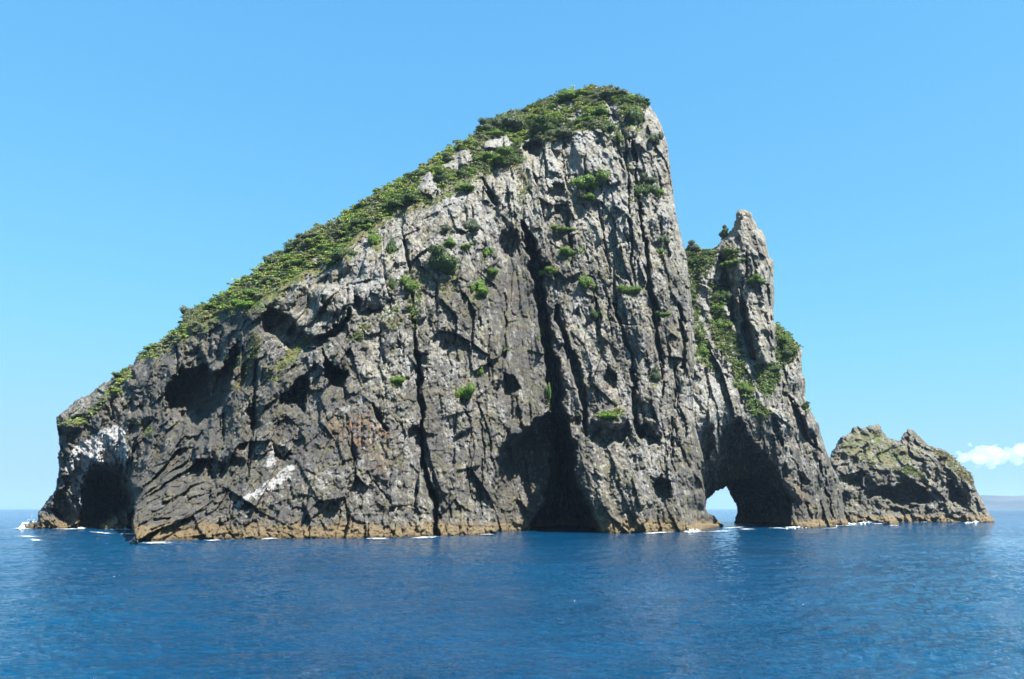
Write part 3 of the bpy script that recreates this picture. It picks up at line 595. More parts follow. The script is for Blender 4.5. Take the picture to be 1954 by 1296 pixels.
FACE = 'shrubs growing out of the cliff face'
TOPG = 'shrubs along the summit and green slope'
HEADG = 'shrubs on the arch headland'
SH = [
 # u, v, rx, ry, tone, label, group
 (843, 500, 36, 28, 'dark', 'largest dark round bush on the middle of the cliff face', FACE),
 (908, 549, 17, 19, 'bright', 'bright round bush just right of and below the largest cliff bush', FACE),
 (935, 517, 15, 13, 'bright', 'bright green bush on a ledge left of the long dark crack', FACE),
 (882, 746, 18, 19, 'bright', 'bright green bush alone low on the grey cliff, right of the narrow crack', FACE),
 (757, 723, 13, 11, 'bright', 'small bright bush low on the cliff, left of the narrow crack', FACE),
 (1116, 350, 26, 20, 'green', 'broad green bush beside the square niche below the summit', FACE),
 (1121, 377, 13, 8, 'green', 'small bush directly below the broad bush beside the square niche', FACE),
 (1086, 478, 19, 16, 'green', 'green bush on the cliff right of the top of the long crack', FACE),
 (1078, 437, 18, 8, 'green', 'flat mat of green growing on a ledge above the right hand cliff bushes', FACE),
 (1046, 515, 12, 10, 'green', 'small bush clinging to the right lip of the long dark crack', FACE),
 (1118, 538, 13, 15, 'green', 'green bush halfway up the right cliff face, below a pale band', FACE),
 (1206, 550, 16, 13, 'green', 'drooping green bush left of the right hand crack', FACE),
 (1135, 597, 8, 13, 'dark', 'narrow dark shrub tucked in a slot of the right cliff face', FACE),
 (1232, 340, 14, 13, 'grey', 'greyish bush in the crack below the summit, upper of two', FACE),
 (1224, 362, 18, 18, 'dark', 'dark bush in the crack below the summit, lower of two', FACE),
 (1259, 367, 9, 12, 'green', 'small bush near the right edge of the great cliff', FACE),
 (1242, 264, 13, 15, 'grey', 'grey green bush hanging at the right edge under the summit', FACE),
 (1208, 217, 25, 33, 'dark', 'tall dark tree hanging in the gully right under the summit', TOPG),
 (1247, 716, 13, 15, 'grey', 'grey green bush low on the right cliff above the overhang', FACE),
 (1268, 598, 10, 7, 'green', 'small tuft of a bush at the foot of the right hand crack', FACE),
 (1266, 457, 10, 12, 'grey', 'greyish bush near the right cliff edge at half height', FACE),
 (854, 438, 12, 10, 'grey', 'small grey shrub high above the largest cliff bush', FACE),
 (898, 430, 13, 15, 'grey', 'loose grey green shrub on pale rock above the bright bushes', FACE),
 (859, 462, 10, 9, 'bright', 'small green shrub just above the largest cliff bush', FACE),
 (889, 470, 9, 6, 'bright', 'small yellow green cushion right of the largest cliff bush', FACE),
 (929, 482, 7, 11, 'bright', 'thin bright shrub above the ledge bush left of the long crack', FACE),
 (747, 470, 11, 20, 'dark', 'narrow dark shrub filling the left gully under the green slope', FACE),
 (716, 455, 15, 22, 'green', 'upright green shrub at the edge of the slope, left of the gully shrub', FACE),
 (789, 592, 13, 16, 'green', 'shrub at the foot of the green gully in the cliff centre', FACE),
 (785, 540, 15, 18, 'green', 'shrub in the middle of the green gully in the cliff centre', FACE),
 (750, 540, 8, 14, 'dark', 'thin dark shrub on the pale buttress left of the central gully', FACE),
 (915, 708, 7, 9, 'bright', 'tiny bright shrub above and right of the lone low bush', FACE),
 (965, 664, 6, 6, 'green', 'tiny shrub on the smooth dark slab left of the long crack', FACE),
 (1031, 630, 6, 14, 'green', 'strip of green clinging inside the long dark crack', FACE),
 (1046, 748, 5, 20, 'green', 'thin strip of green low beside the long dark crack', FACE),
 (1160, 792, 20, 9, 'bright', 'low bright green mat on the ledge above the right overhang', FACE),
 (1262, 480, 7, 8, 'green', 'tiny shrub right of the crack near half height', FACE),
 # summit and slope
 (1165, 178, 28, 14, 'grey', 'dark grey green tree crown spreading over the very summit', TOPG),
 (1192, 186, 17, 18, 'dark', 'dark tree crown at the right shoulder of the summit', TOPG),
 (1224, 188, 16, 10, 'dark', 'small dark tree crown last on the right of the summit', TOPG),
 (1110, 178, 32, 13, 'green', 'bright green cushion of shrubs on the summit, left of the grey crown', TOPG),
 (1078, 185, 24, 14, 'green', 'green shrub on the summit ridge left of the bright cushion', TOPG),
 (1148, 210, 20, 18, 'green', 'green shrub on the gully head below the summit crowns', TOPG),
 (1165, 240, 18, 22, 'dark', 'dark shrub running down beside the pale summit rock', TOPG),
 (1180, 262, 12, 18, 'green', 'green shrub trailing down the cliff below the summit gully', TOPG),
 (1030, 243, 40, 24, 'dark', 'wide dark tree crown left below the summit', TOPG),
 (1066, 252, 26, 18, 'grey', 'grey green bush right of the wide dark crown under the summit', TOPG),
 (1112, 228, 18, 12, 'bright', 'bright green bush on the lip above the pale summit cliff', TOPG),
 (965, 230, 32, 24, 'grey', 'grey rounded tree crown on the ridge left of the summit', TOPG),
 (930, 243, 20, 15, 'grey', 'smaller grey tree crown leaning out left of the rounded one', TOPG),
 (950, 256, 20, 10, 'green', 'olive bush under the grey ridge crowns, above a rock outcrop', TOPG),
 (1005, 208, 16, 10, 'dark', 'small dark crown on the skyline between summit and grey crowns', TOPG),
 (938, 305, 36, 19, 'green', 'broad green bush between two grey outcrops on the upper slope', TOPG),
 (985, 300, 16, 20, 'dark', 'dark green bush under the black overhang of the upper slope', TOPG),
 (884, 326, 15, 14, 'dark', 'small round dark bush right of the upper slope outcrop', TOPG),
 (903, 322, 10, 9, 'bright', 'little bright bush touching the small round dark one', TOPG),
 (840, 337, 24, 19, 'dark', 'dense dark bush between the two pale slope outcrops', TOPG),
 (886, 358, 22, 10, 'green', 'low green bush at the cliff top above the central columns', TOPG),
 (854, 303, 20, 15, 'grey', 'greyish bush above left of the upper slope outcrop', TOPG),
 (783, 378, 34, 18, 'dark', 'long dark bush left of the pointed pale outcrop', TOPG),
 (752, 392, 20, 14, 'dark', 'dark bush at the lower left end of the long one', TOPG),
 (690, 422, 24, 14, 'dark', 'dark bush on the cliff edge at the middle of the slope', TOPG),
 (655, 480, 22, 20, 'dark', 'bushy dark crown at the cliff edge beside the pale buttress', TOPG),
 (635, 500, 14, 10, 'dark', 'small dark bush just below the crown beside the pale buttress', TOPG),
 (565, 462, 20, 15, 'grey', 'grey crown on the skyline at the middle of the slope', TOPG),
 (595, 447, 24, 13, 'grey', 'pale grey crown on the skyline, upper of the mid slope pair', TOPG),
 (525, 492, 19, 17, 'grey', 'grey crown on the skyline lower down the slope', TOPG),
 (505, 510, 14, 12, 'grey', 'small grey crown next below on the lower skyline', TOPG),
 (480, 577, 28, 15, 'bright', 'wide bright bush at the cliff edge of the lower slope', TOPG),
 (490, 555, 22, 14, 'green', 'green bush just above the wide bright one on the lower slope', TOPG),
 (515, 532, 17, 13, 'grey', 'dull grey bush with bare twigs on the lower slope', TOPG),
 (367, 592, 17, 18, 'grey', 'rounded grey bush where the lower skyline steps down', TOPG),
 (408, 582, 22, 11, 'green', 'green bush on the skyline right of the stepped grey bush', TOPG),
 (352, 615, 12, 11, 'grey', 'small grey bush hanging at the skyline step', TOPG),
 (234, 712, 19, 11, 'dark', 'lone dark bush low on the left skyline', TOPG),
 (223, 745, 11, 9, 'green', 'small green bush below the lone left skyline bush', TOPG),
 (292, 664, 14, 6, 'green', 'flat green bush on the left skyline above the caves', TOPG),
 (568, 500, 20, 12, 'green', 'green bush in the middle of the slope above a tan gap', TOPG),
 (610, 455, 22, 12, 'green', 'green bush on the slope right of the pale grey skyline crown', TOPG),
 # headland
 (1320, 470, 17, 16, 'grey', 'grey green tree in the saddle touching the great cliff', HEADG),
 (1324, 495, 15, 17, 'dark', 'dark bush below the saddle tree beside the great cliff', HEADG),
 (1350, 480, 18, 14, 'dark', 'dark bush in the saddle left of the pinnacle', HEADG),
 (1438, 530, 18, 14, 'green', 'round green bush on the face of the pinnacle', HEADG),
 (1372, 560, 15, 18, 'dark', 'dark bush in the gully left of the pinnacle, upper', HEADG),
 (1368, 585, 14, 16, 'green', 'green bush in the gully left of the pinnacle, middle', HEADG),
 (1376, 615, 15, 16, 'green', 'green bush in the gully left of the pinnacle, lower', HEADG),
 (1397, 500, 16, 10, 'green', 'low bush on the left shoulder of the pinnacle', HEADG),
 (1490, 640, 12, 20, 'green', 'green bush on the shoulder right of the pinnacle', HEADG),
 (1497, 668, 16, 17, 'dark', 'dark bush lower on the shoulder right of the pinnacle', HEADG),
 (1472, 700, 17, 13, 'dark', 'dark bush under the foot of the pinnacle', HEADG),
 (1448, 720, 11, 14, 'dark', 'small dark bush above the grassy patch over the arch', HEADG),
 (1420, 737, 16, 16, 'green', 'green bush on the left of the grassy patch over the arch', HEADG),
 (1340, 665, 18, 19, 'green', 'green bush low in the gully beside the great cliff', HEADG),
 (1333, 640, 9, 12, 'dark', 'small dark bush in the gully touching the great cliff', HEADG),
 (1538, 772, 7, 9, 'dark', 'tiny dark bush sticking out of the right edge over the arch', HEADG),
]
for u_, v_, a_, b_ in [q_[:4] for q_ in SH]:
    ell = [(u_ + a_ * 0.95 * math.cos(t_ * math.pi / 5), v_ + b_ * 0.5 + b_ * 1.0 * math.sin(t_ * math.pi / 5)) for t_ in range(10)]
    (VEG_MAIN if u_ < 1300 else VEG_HEAD).append(ell)
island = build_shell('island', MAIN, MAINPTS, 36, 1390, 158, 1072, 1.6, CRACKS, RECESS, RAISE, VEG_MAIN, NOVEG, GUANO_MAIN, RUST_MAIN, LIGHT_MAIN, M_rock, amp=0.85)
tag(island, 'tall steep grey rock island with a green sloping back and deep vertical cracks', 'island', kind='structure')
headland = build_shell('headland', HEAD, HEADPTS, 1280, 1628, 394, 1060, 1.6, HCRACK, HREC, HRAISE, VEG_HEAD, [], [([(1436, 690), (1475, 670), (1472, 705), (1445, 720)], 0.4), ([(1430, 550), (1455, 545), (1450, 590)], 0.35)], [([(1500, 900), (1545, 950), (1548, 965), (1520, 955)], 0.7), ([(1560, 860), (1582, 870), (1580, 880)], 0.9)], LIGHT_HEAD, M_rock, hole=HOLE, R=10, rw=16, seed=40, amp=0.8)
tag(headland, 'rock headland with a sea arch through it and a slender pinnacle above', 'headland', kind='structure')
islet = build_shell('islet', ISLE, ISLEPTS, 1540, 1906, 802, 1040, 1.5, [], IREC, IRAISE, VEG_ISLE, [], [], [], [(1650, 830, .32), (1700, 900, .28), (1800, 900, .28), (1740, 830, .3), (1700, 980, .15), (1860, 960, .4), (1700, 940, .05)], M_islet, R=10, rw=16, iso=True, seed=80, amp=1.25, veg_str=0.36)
tag(islet, 'low twin topped rocky islet to the right of the sea arch', 'islet', kind='structure')

def surf(u, v, names=('island', 'headland', 'islet')):
    best = 1e9; vg = 0
    for n in names:
        us, vs, Y, vm = LOOK[n]
        i = int(round((u - us[0]) / (us[1] - us[0]))); j = int(round((v - vs[0]) / (vs[1] - vs[0])))
        if 0 <= i < len(us) and 0 <= j < len(vs) and Y[j, i] < best: best = Y[j, i]; vg = vm[j, i]
    return best, vg

# ------------------------------------------------------------------ water
def build_sea():
    front = np.radians(np.linspace(-44, 44, 620)); side = np.radians(np.linspace(44, 316, 70))[1:-1]
    ang = np.concatenate([front, side])
    k = np.concatenate([np.linspace(1200, 340, 30), np.geomspace(335, 12, 560), np.geomspace(11.5, 0.25, 60)])
    r = CH * 1485 / k
    Rr, A = np.meshgrid(r, ang, indexing='ij')
    X = Rr * np.sin(A); Y = Rr * np.cos(A)
    fade = np.exp(-Rr / 500)
    c, s = math.cos(0.5), math.sin(0.5)
    Xr, Yr = X * c + Y * s, -X * s + Y * c
    Z = 0.13 * fbm(Xr / 9, Yr / 5, 301, 3) + 0.075 * ridged(Xr / 2.6 + 0.4 * fbm(X / 4, Y / 4, 3, 2), Yr / 1.3, 310, 4, 0.6)
    Z = Z * fade
    n, m = X.shape
    V_ = np.stack([X.ravel(), Y.ravel(), Z.ravel()], 1)
    i = np.arange(n * m).reshape(n, m)
    a = i[:-1, :]; b = i[1:, :]
    q = np.stack([a, np.roll(a, -1, 1), np.roll(b, -1, 1), b], -1).reshape(-1, 4)
    q = q[:, ::-1]
    qn = NT('sea_water'); geo = qn.n('ShaderNodeNewGeometry'); P = geo.outputs['Position']
    mp = qn.n('ShaderNodeMapping'); mp.inputs['Rotation'].default_value = (0, 0, 0.4); mp.inputs['Scale'].default_value = (0.55, 1.1, 1); qn.l(P, mp.inputs[0])
    n1 = qn.noise(mp.outputs[0], 1.9, 5, 0.7, 0.6); n2 = qn.noise(mp.outputs[0], 0.25, 4, 0.6, 0.3)
    bp = qn.n('ShaderNodeBump'); bp.inputs['Strength'].default_value = 1.0; bp.inputs['Distance'].default_value = 0.6
    # calmer water in the lee of the cliff, wind patches elsewhere
    vm = qn.n('ShaderNodeVectorMath'); vm.operation = 'DISTANCE'; vm.inputs[1].default_value = (40, 205, 0); qn.l(P, vm.inputs[0])
    lee = qn.rng(vm.outputs['Value'], 60, 150, 0.30, 1.0)
    wind = qn.rng(qn.noise(P, 0.02, 4, 0.6, 0.5), 0.38, 0.62, 0.55, 1.15)
    qn.l(qn.math('MULTIPLY', qn.math('MULTIPLY', lee, wind), qn.math('ADD', n1, qn.math('MULTIPLY', n2, 2.2))), bp.inputs['Height'])
    big = qn.noise(P, 0.018, 3, 0.5)
    base = qn.mix(qn.rng(big, 0.35, 0.65), (0.0003, 0.032, 0.079), (0.0003, 0.042, 0.099))
    b = qn.n('ShaderNodeBsdfPrincipled'); b.inputs['Roughness'].default_value = 0.05; b.inputs['IOR'].default_value = 1.333
    qn.l(base, b.inputs['Base Color']); qn.l(bp.outputs[0], b.inputs['Normal'])
    o = qn.n('ShaderNodeOutputMaterial'); qn.l(b.outputs[0], o.inputs[0])
    ob = mesh_np('sea', V_, q, qn.m, smooth=True)
    tag(ob, 'deep blue sea with small wind ripples around the island', 'sea', kind='structure')
build_sea()

# ------------------------------------------------------------------ foliage
def leaf_cloud(cent, rad, n, size, rng, up=0.35, flat=0.8):
    """leaf quads over a lumpy crown; cent (k,3), rad (k,) lobes"""
    k = rng.integers(0, len(cent), n)
    d = rng.normal(size=(n, 3)); d[:, 2] = np.abs(d[:, 2]) * 0.9 + d[:, 2] * 0.1; d /= np.linalg.norm(d, axis=1)[:, None]
    c = cent[k] + d * rad[k][:, None] * rng.uniform(0.72, 1.08, n)[:, None] * np.array([1, 1, flat])
    nn = d * 0.6 + rng.normal(size=(n, 3)) * 0.5 + np.array([0, 0, up]); nn /= np.linalg.norm(nn, axis=1)[:, None]
    t = np.cross(nn, rng.normal(size=(n, 3))); t /= np.linalg.norm(t, axis=1)[:, None]
    b = np.cross(nn, t)
    s = size * rng.uniform(0.6, 1.35, n)[:, None]
    v = np.stack([c - t * s, c - b * s * 0.55, c + t * s, c + b * s * 0.55], 1).reshape(-1, 3)
    return v, np.arange(n * 4).reshape(n, 4), k
def crown_mesh(seed, kind='round'):
    rng = np.random.default_rng(seed)
    nl = 11
    cent = rng.normal(size=(nl, 3)) * np.array([0.42, 0.42, 0.22]); cent[:, 2] = np.abs(cent[:, 2]) + 0.12
    if kind == 'tall': cent = rng.normal(size=(nl, 3)) * np.array([0.25, 0.25, 0.55]); cent[:, 2] = np.abs(cent[:, 2]) + 0.2
    rad = rng.uniform(0.30, 0.5, nl)
    v, q, k = leaf_cloud(cent, rad, 2200, 0.058, rng)
    lt = rng.uniform(0.7, 1.25, nl)[k] * rng.uniform(0.75, 1.25, len(k))
    tint = np.repeat(np.stack([lt, lt, lt * rng.uniform(0.8, 1.1, len(k)), lt * 0 + 1], 1), 4, 0)
    # opaque core, tinted darker than the leaves, blocks the view through the crown
    hv = []; hq = []
    for c, r in zip(cent, rad * 0.72):
        n0 = len(hv) + len(v)
        for i in range(6):
            for j in range(8):
                th = math.pi * i / 5; ph = math.pi * 2 * j / 8
                rr_ = r * (0.85 + 0.3 * rng.random())
                hv.append((c[0] + rr_ * math.sin(th) * math.cos(ph), c[1] + rr_ * math.sin(th) * math.sin(ph), c[2] + rr_ * 0.8 * math.cos(th)))
        for i in range(5):
            for j in range(8):
                hq.append((n0 + i * 8 + j, n0 + (i + 1) * 8 + j, n0 + (i + 1) * 8 + (j + 1) % 8, n0 + i * 8 + (j + 1) % 8))
    V_ = np.concatenate([v, np.array(hv)]); Q = np.concatenate([q, np.array(hq)])
    T = np.concatenate([tint, np.tile([0.55, 0.55, 0.5, 1], (len(hv), 1))])
    return V_, Q, T
CROWNS = {}
def crown(seed, tone, kind='round'):
    key = (seed, tone, kind)
    if key not in CROWNS:
        V_, Q, T = crown_mesh(seed * 17 + (5 if kind == 'tall' else 0), kind)
        o = mesh_np('shrub', V_, Q, M_leaf[tone], attrs={'tint': T}); CROWNS[key] = o.data
        bpy.data.objects.remove(o)
    return CROWNS[key]
def place_shrub(u, v, rx, ry, tone, label, group=None, kind='round', cat='shrub', name='shrub'):
    Y, _ = surf(u, min(v + ry * 0.35, 1000))
    if Y > 1e8:
        for dv in range(2, 40, 2):
            Y, _ = surf(u, v + dv)
            if Y < 1e8: break
    if Y > 1e8: return
    Y -= 0.4
    m = Y / 1485.0
    x, y, z = point(np.array(float(u)), np.array(v + ry * 0.75), np.array(Y))
    o = bpy.data.objects.new(name, crown(random.randrange(5), tone, kind)); col.objects.link(o)
    o.location = (float(x), float(y), float(z))
    big = 1.35 if group == FACE else 1.12
    sx = rx * m * big; szz = ry * m * (1.95 if group == FACE else 1.5)
    o.scale = (sx, sx * 0.9, szz if kind != 'tall' else ry * m * 1.3)
    o.rotation_euler = (0, 0, random.uniform(0, 6.28) if rx < ry * 1.4 else random.choice((0, math.pi)) + random.uniform(-.3, .3))
    tag(o, label, cat, group)
    return o
for s in SH: place_shrub(*s[:6], group=s[6])
place_shrub(1384, 446, 12, 16, 'dark', 'slim upright dark tree on the left shoulder of the pinnacle', HEADG, kind='tall', cat='tree', name='tree')

# low scrub and ground cover of the slope: nobody could count it
def scatter(name, label, cat, polys, n, rpx, leaves, lsize, tints, avoid=(), shell=('island',), seed=5, flat=0.7, zoff=0.0, min_veg=0.35):
    rng = np.random.default_rng(seed); Vs = []; Ts = []
    for P, cnt in polys:
        xs = [p[0] for p in P]; ys = [p[1] for p in P]
        made = 0; tries = 0
        while made < cnt and tries < cnt * 12:
            tries += 1
            u = rng.uniform(min(xs), max(xs)); v = rng.uniform(min(ys), max(ys))
            ua = np.array([u]); va = np.array([v])
            if not inside(ua, va, P)[0]: continue
            if any(inside(ua, va, Q)[0] for Q in avoid): continue
            Y, vg = surf(u, v, shell)
            if Y > 1e8 or vg < min_veg: continue
            x, y, z = point(u, v, Y)
            r = rng.uniform(*rpx) * Y / 1485
            k = 4
            cent = rng.normal(size=(k, 3)) * r * np.array([.45, .45, .15]) + np.array([x, y - 0.1 * r, z + zoff * r])
            vv, q, kk = leaf_cloud(cent, np.full(k, r * 0.6), int(leaves * (0.6 + 0.8 * rng.random())), lsize, rng, flat=flat)
            pn = float(vnoise(np.array([u / 34]), np.array([v / 24]), 77)[0])
            t = tints[int(np.clip((pn * 0.9 + 0.5 + rng.normal() * 0.18) * len(tints), 0, len(tints) - 1))]
            br = rng.uniform(0.75, 1.25, len(q)) * rng.uniform(0.8, 1.2)
            Ts.append(np.repeat(np.array([[t[0], t[1], t[2], 1]]) * np.stack([br, br, br, br * 0 + 1], 1), 4, 0)); Vs.append(vv); made += 1
    V_ = np.concatenate(Vs); T = np.concatenate(Ts)
    o = mesh_np(name, V_, np.arange(len(V_)).reshape(-1, 4), M_scrub, attrs={'tint': T})
    return tag(o, label, cat, kind='stuff')
SLOPE = [(262, 678), (300, 652), (345, 615), (360, 585), (434, 548), (520, 480), (600, 428), (680, 388), (760, 338), (860, 276), (930, 226), (1000, 200), (1110, 160), (1190, 165), (1240, 200), (1225, 215), (1205, 212), (1180, 225), (1150, 245),
 (1110, 245), (1070, 262), (1035, 275), (1005, 300), (985, 315), (950, 318), (925, 330), (860, 345), (835, 365), (800, 385), (760, 400), (720, 425), (690, 440), (655, 475), (640, 500), (590, 510), (545, 540), (500, 575), (440, 590), (370, 622), (310, 660)]
TINTS = [(0.09, 0.125, 0.048), (0.14, 0.20, 0.052), (0.20, 0.275, 0.06), (0.235, 0.31, 0.07), (0.235, 0.25, 0.08), (0.16, 0.18, 0.09)]
scatter('scrub', 'dense low green scrub covering the sloping back of the island', 'scrub', [(SLOPE, 3300), ([(205, 738), (262, 680), (345, 620), (360, 640), (300, 680), (262, 700), (225, 745)], 110), ([(112, 812), (165, 798), (205, 752), (218, 742), (190, 785), (150, 815)], 60)], 0, (3.5, 10), 95, 0.31, TINTS, avoid=NOVEG, flat=0.4)
DRY = [(0.16, 0.14, 0.06), (0.13, 0.14, 0.045), (0.10, 0.13, 0.035), (0.12, 0.15, 0.04)]
scatter('grass', 'tufts of dry and green grass on the cliff ledges and gullies', 'grass', [(P, n) for P, n in zip(VEG_MAIN, [110, 2600, 130, 260, 150, 110, 160, 60, 150, 70, 70, 60, 70, 50] + [16] * 99)], 0, (1.5, 4), 14, 0.26, DRY, seed=9, flat=0.5, min_veg=0.2)
g2 = scatter('grass', 'tufts of grass and scrub in the gullies of the arch headland', 'grass', [(P, n) for P, n in zip(VEG_HEAD, [480, 800, 360, 240, 90] + [20] * 30)], 0, (2, 7), 40, 0.33, [(0.075, 0.11, 0.035), (0.12, 0.16, 0.045), (0.15, 0.17, 0.06), (0.12, 0.17, 0.05)], shell=('headland',), seed=12, flat=0.6, min_veg=0.2)
g3 = scatter('grass', 'thin grass on the ledges of the low rocky islet', 'grass', [(P, n) for P, n in zip(VEG_ISLE, [90, 160, 260, 30, 30])], 0, (1.5, 4), 20, 0.33, DRY, shell=('islet',), seed=15, flat=0.5, min_veg=0.2)

# ------------------------------------------------------------------ foam at the water line
def build_foam():
    q = NT('foam'); tc = q.n('ShaderNodeTexCoord')
    geo = q.n('ShaderNodeNewGeometry'); P = geo.outputs['Position']
    at = q.n('ShaderNodeAttribute', attribute_name='thick'); sp = q.n('ShaderNodeSeparateColor'); q.l(at.outputs['Color'], sp.inputs[0])
    b = q.n('ShaderNodeBsdfDiffuse')
    n = q.noise(P, 1.1, 5, 0.75)
    q.l(q.mix(n, (0.42, 0.50, 0.52), (0.60, 0.62, 0.62)), b.inputs[0])
    tr = q.n('ShaderNodeBsdfTransparent'); mx = q.n('ShaderNodeMixShader')
    q.l(q.rng(q.math('ADD', q.math('MULTIPLY', q.noise(P, 0.8, 6, 0.8), 1.3), sp.outputs[0]), 0.92, 1.12), mx.inputs[0])
    q.l(tr.outputs[0], mx.inputs[1]); q.l(b.outputs[0], mx.inputs[2])
    o = q.n('ShaderNodeOutputMaterial'); q.l(mx.outputs[0], o.inputs[0])
    Ts = []
    rng = np.random.default_rng(4); Vs = []; Qs = []; n0 = 0
    # u0, v0, u1, v1, height in m, count
    L = [(38, 1008, 48, 1006, 1.9, 26), (22, 1009, 60, 1010, .2, 30), (105, 1010, 165, 1010, .3, 50), (118, 1006, 160, 1008, .9, 26), (185, 1003, 192, 1000, 2.2, 14), (150, 1008, 195, 1005, .3, 30), (205, 1011, 262, 1011, .35, 70), (238, 1009, 256, 1003, 1.5, 30), (232, 1019, 262, 1021, .2, 24), (252, 1034, 268, 1028, 1.1, 26),
         (30, 1024, 80, 1026, .15, 10), (60, 1031, 78, 1032, .15, 6), (170, 1015, 215, 1020, .12, 14), (270, 1038, 330, 1037, .12, 20), (390, 1032, 420, 1032, .25, 14), (500, 1029, 530, 1029, .2, 10), (700, 1028, 740, 1029, .15, 16), (780, 1028, 842, 1025, .35, 40), (915, 1021, 942, 1020, .35, 16),
         (1225, 1019, 1290, 1016, .4, 34), (1242, 1015, 1262, 1014, .9, 14), (1310, 1017, 1350, 1015, .4, 26), (1308, 1016, 1335, 1013, 1.1, 20), (1350, 1015, 1400, 1014, .12, 16), (1380, 1009, 1420, 1006, .1, 8), (1500, 1007, 1540, 1006, .5, 30), (1575, 1009, 1596, 1008, .3, 14), (1586, 1003, 1632, 999, .9, 44), (1590, 1005, 1640, 1002, .3, 30),
         (1640, 999, 1668, 996, .9, 26), (1665, 999, 1690, 1001, .2, 12), (1698, 1003, 1712, 1003, .4, 10), (1750, 997, 1800, 996, .4, 18), (1843, 998, 1878, 996, .9, 26), (1470, 1008, 1500, 1009, .1, 8), (1410, 1010, 1440, 1011, .1, 6)]
    for u0, v0, u1, v1, h, n in L:
        # the thin wash lying on the water
        nu_, nv_ = 40, 9
        A0 = []
        for a in range(nv_):
            for b2 in range(nu_):
                t = b2 / (nu_ - 1); w_ = a / (nv_ - 1)
                u = u0 - 6 + (u1 - u0 + 12) * t; v = max(989, v0 + (v1 - v0) * t); Y = water_Y(v)
                Yy = Y + 2.5 - w_ * (6 + 0.03 * Y)
                x, y, z = point(u, v, Yy)
                A0.append((x, y, 0.30 + 0.12 * float(vnoise(np.array([x * .4]), np.array([y * .4]), 5)[0])))
                Ts.append((0.42 * math.sin(math.pi * t) ** .5 * math.sin(math.pi * w_) ** .6 + (.12 if h > .4 else 0.0), 0, 0, 1))
        for a in range(nv_ - 1):
            for b2 in range(nu_ - 1): Qs.append((n0 + a * nu_ + b2, n0 + (a + 1) * nu_ + b2, n0 + (a + 1) * nu_ + b2 + 1, n0 + a * nu_ + b2 + 1))
        Vs += A0; n0 += len(A0)
        if h < .45: continue
        for i in range(n):
            t = rng.random(); u = u0 + (u1 - u0) * t; v = v0 + (v1 - v0) * t + rng.normal() * 1.0
            v = max(v, 990); Y = water_Y(v) - 0.6
            x, y, z = point(u, v, Y)
            rx = rng.uniform(0.12, 0.5) * (0.7 + 0.0018 * Y); rz = h * rng.uniform(0.15, 1.0) * math.sin(math.pi * min(max(t, .15), .85)); ry = rng.uniform(0.3, 1.2)
            vs = []
            for a in range(4):
                for b2 in range(9):
                    th = math.pi / 2 * a / 3; ph = 2 * math.pi * b2 / 9; k = 1 + rng.normal() * 0.22
                    vs.append((x + rx * k * math.cos(th) * math.cos(ph), y + ry * k * math.cos(th) * math.sin(ph), -0.05 + 0.07 + (rz + 0.05) * k * math.sin(th)))
            for b2 in range(9): vs[b2] = (vs[b2][0], vs[b2][1], -0.3)
            for a in range(3):
                for b2 in range(9): Qs.append((n0 + a * 9 + b2, n0 + a * 9 + (b2 + 1) % 9, n0 + (a + 1) * 9 + (b2 + 1) % 9, n0 + (a + 1) * 9 + b2))
            Vs += vs; n0 += 36; Ts += [(0.62, 0, 0, 1)] * 36
    tag(mesh_np('sea_foam', np.array(Vs, float), np.array(Qs), q.m, attrs={'thick': np.array(Ts, float)}), 'white foam where the swell breaks along the foot of the rocks', 'foam', kind='stuff')
build_foam()

# ------------------------------------------------------------------ boulder, boat, far coast
def boulder(u, v, wpx, hpx, label):
    Y = water_Y(v); m = Y / 1485; x, y, z = point(u, v, Y)
    nu, nv = 40, 20; vs = []; qs = []
    for i in range(nv + 1):
        for j in range(nu):
            th = math.pi * i / nv; ph = 2 * math.pi * j / nu
            vs.append((math.sin(th) * math.cos(ph), math.sin(th) * math.sin(ph), math.cos(th)))
    A = np.array(vs); k = 1 + 0.22 * blocks(A[:, 0] * 2 + 5, A[:, 2] * 2 + A[:, 1] * 1.3, 3)[0] + 0.1 * fbm(A[:, 0] * 4, A[:, 2] * 4 + A[:, 1] * 3, 4, 3)
    A = np.sign(A) * np.abs(A) ** 0.75 * k[:, None] * np.array([wpx * m / 2, wpx * m / 2.4, hpx * m])
    for i in range(nv):
        for j in range(nu): qs.append((i * nu + j, (i + 1) * nu + j, (i + 1) * nu + (j + 1) % nu, i * nu + (j + 1) % nu))
    one = np.tile([0.0, 0, 0, 1], (len(A), 1)); tn = np.tile([0.1, 0.3, 1, 1], (len(A), 1))
    o = mesh_np('boulder', A, np.array(qs), M_rock, attrs={'paint': one, 'tone': tn})
    o.location = (float(x), float(y), 0.0)
    tag(o, label, 'boulder')
boulder(1701, 1001.5, 23, 7.5, 'small flat topped brown boulder awash alone in front of the islet')

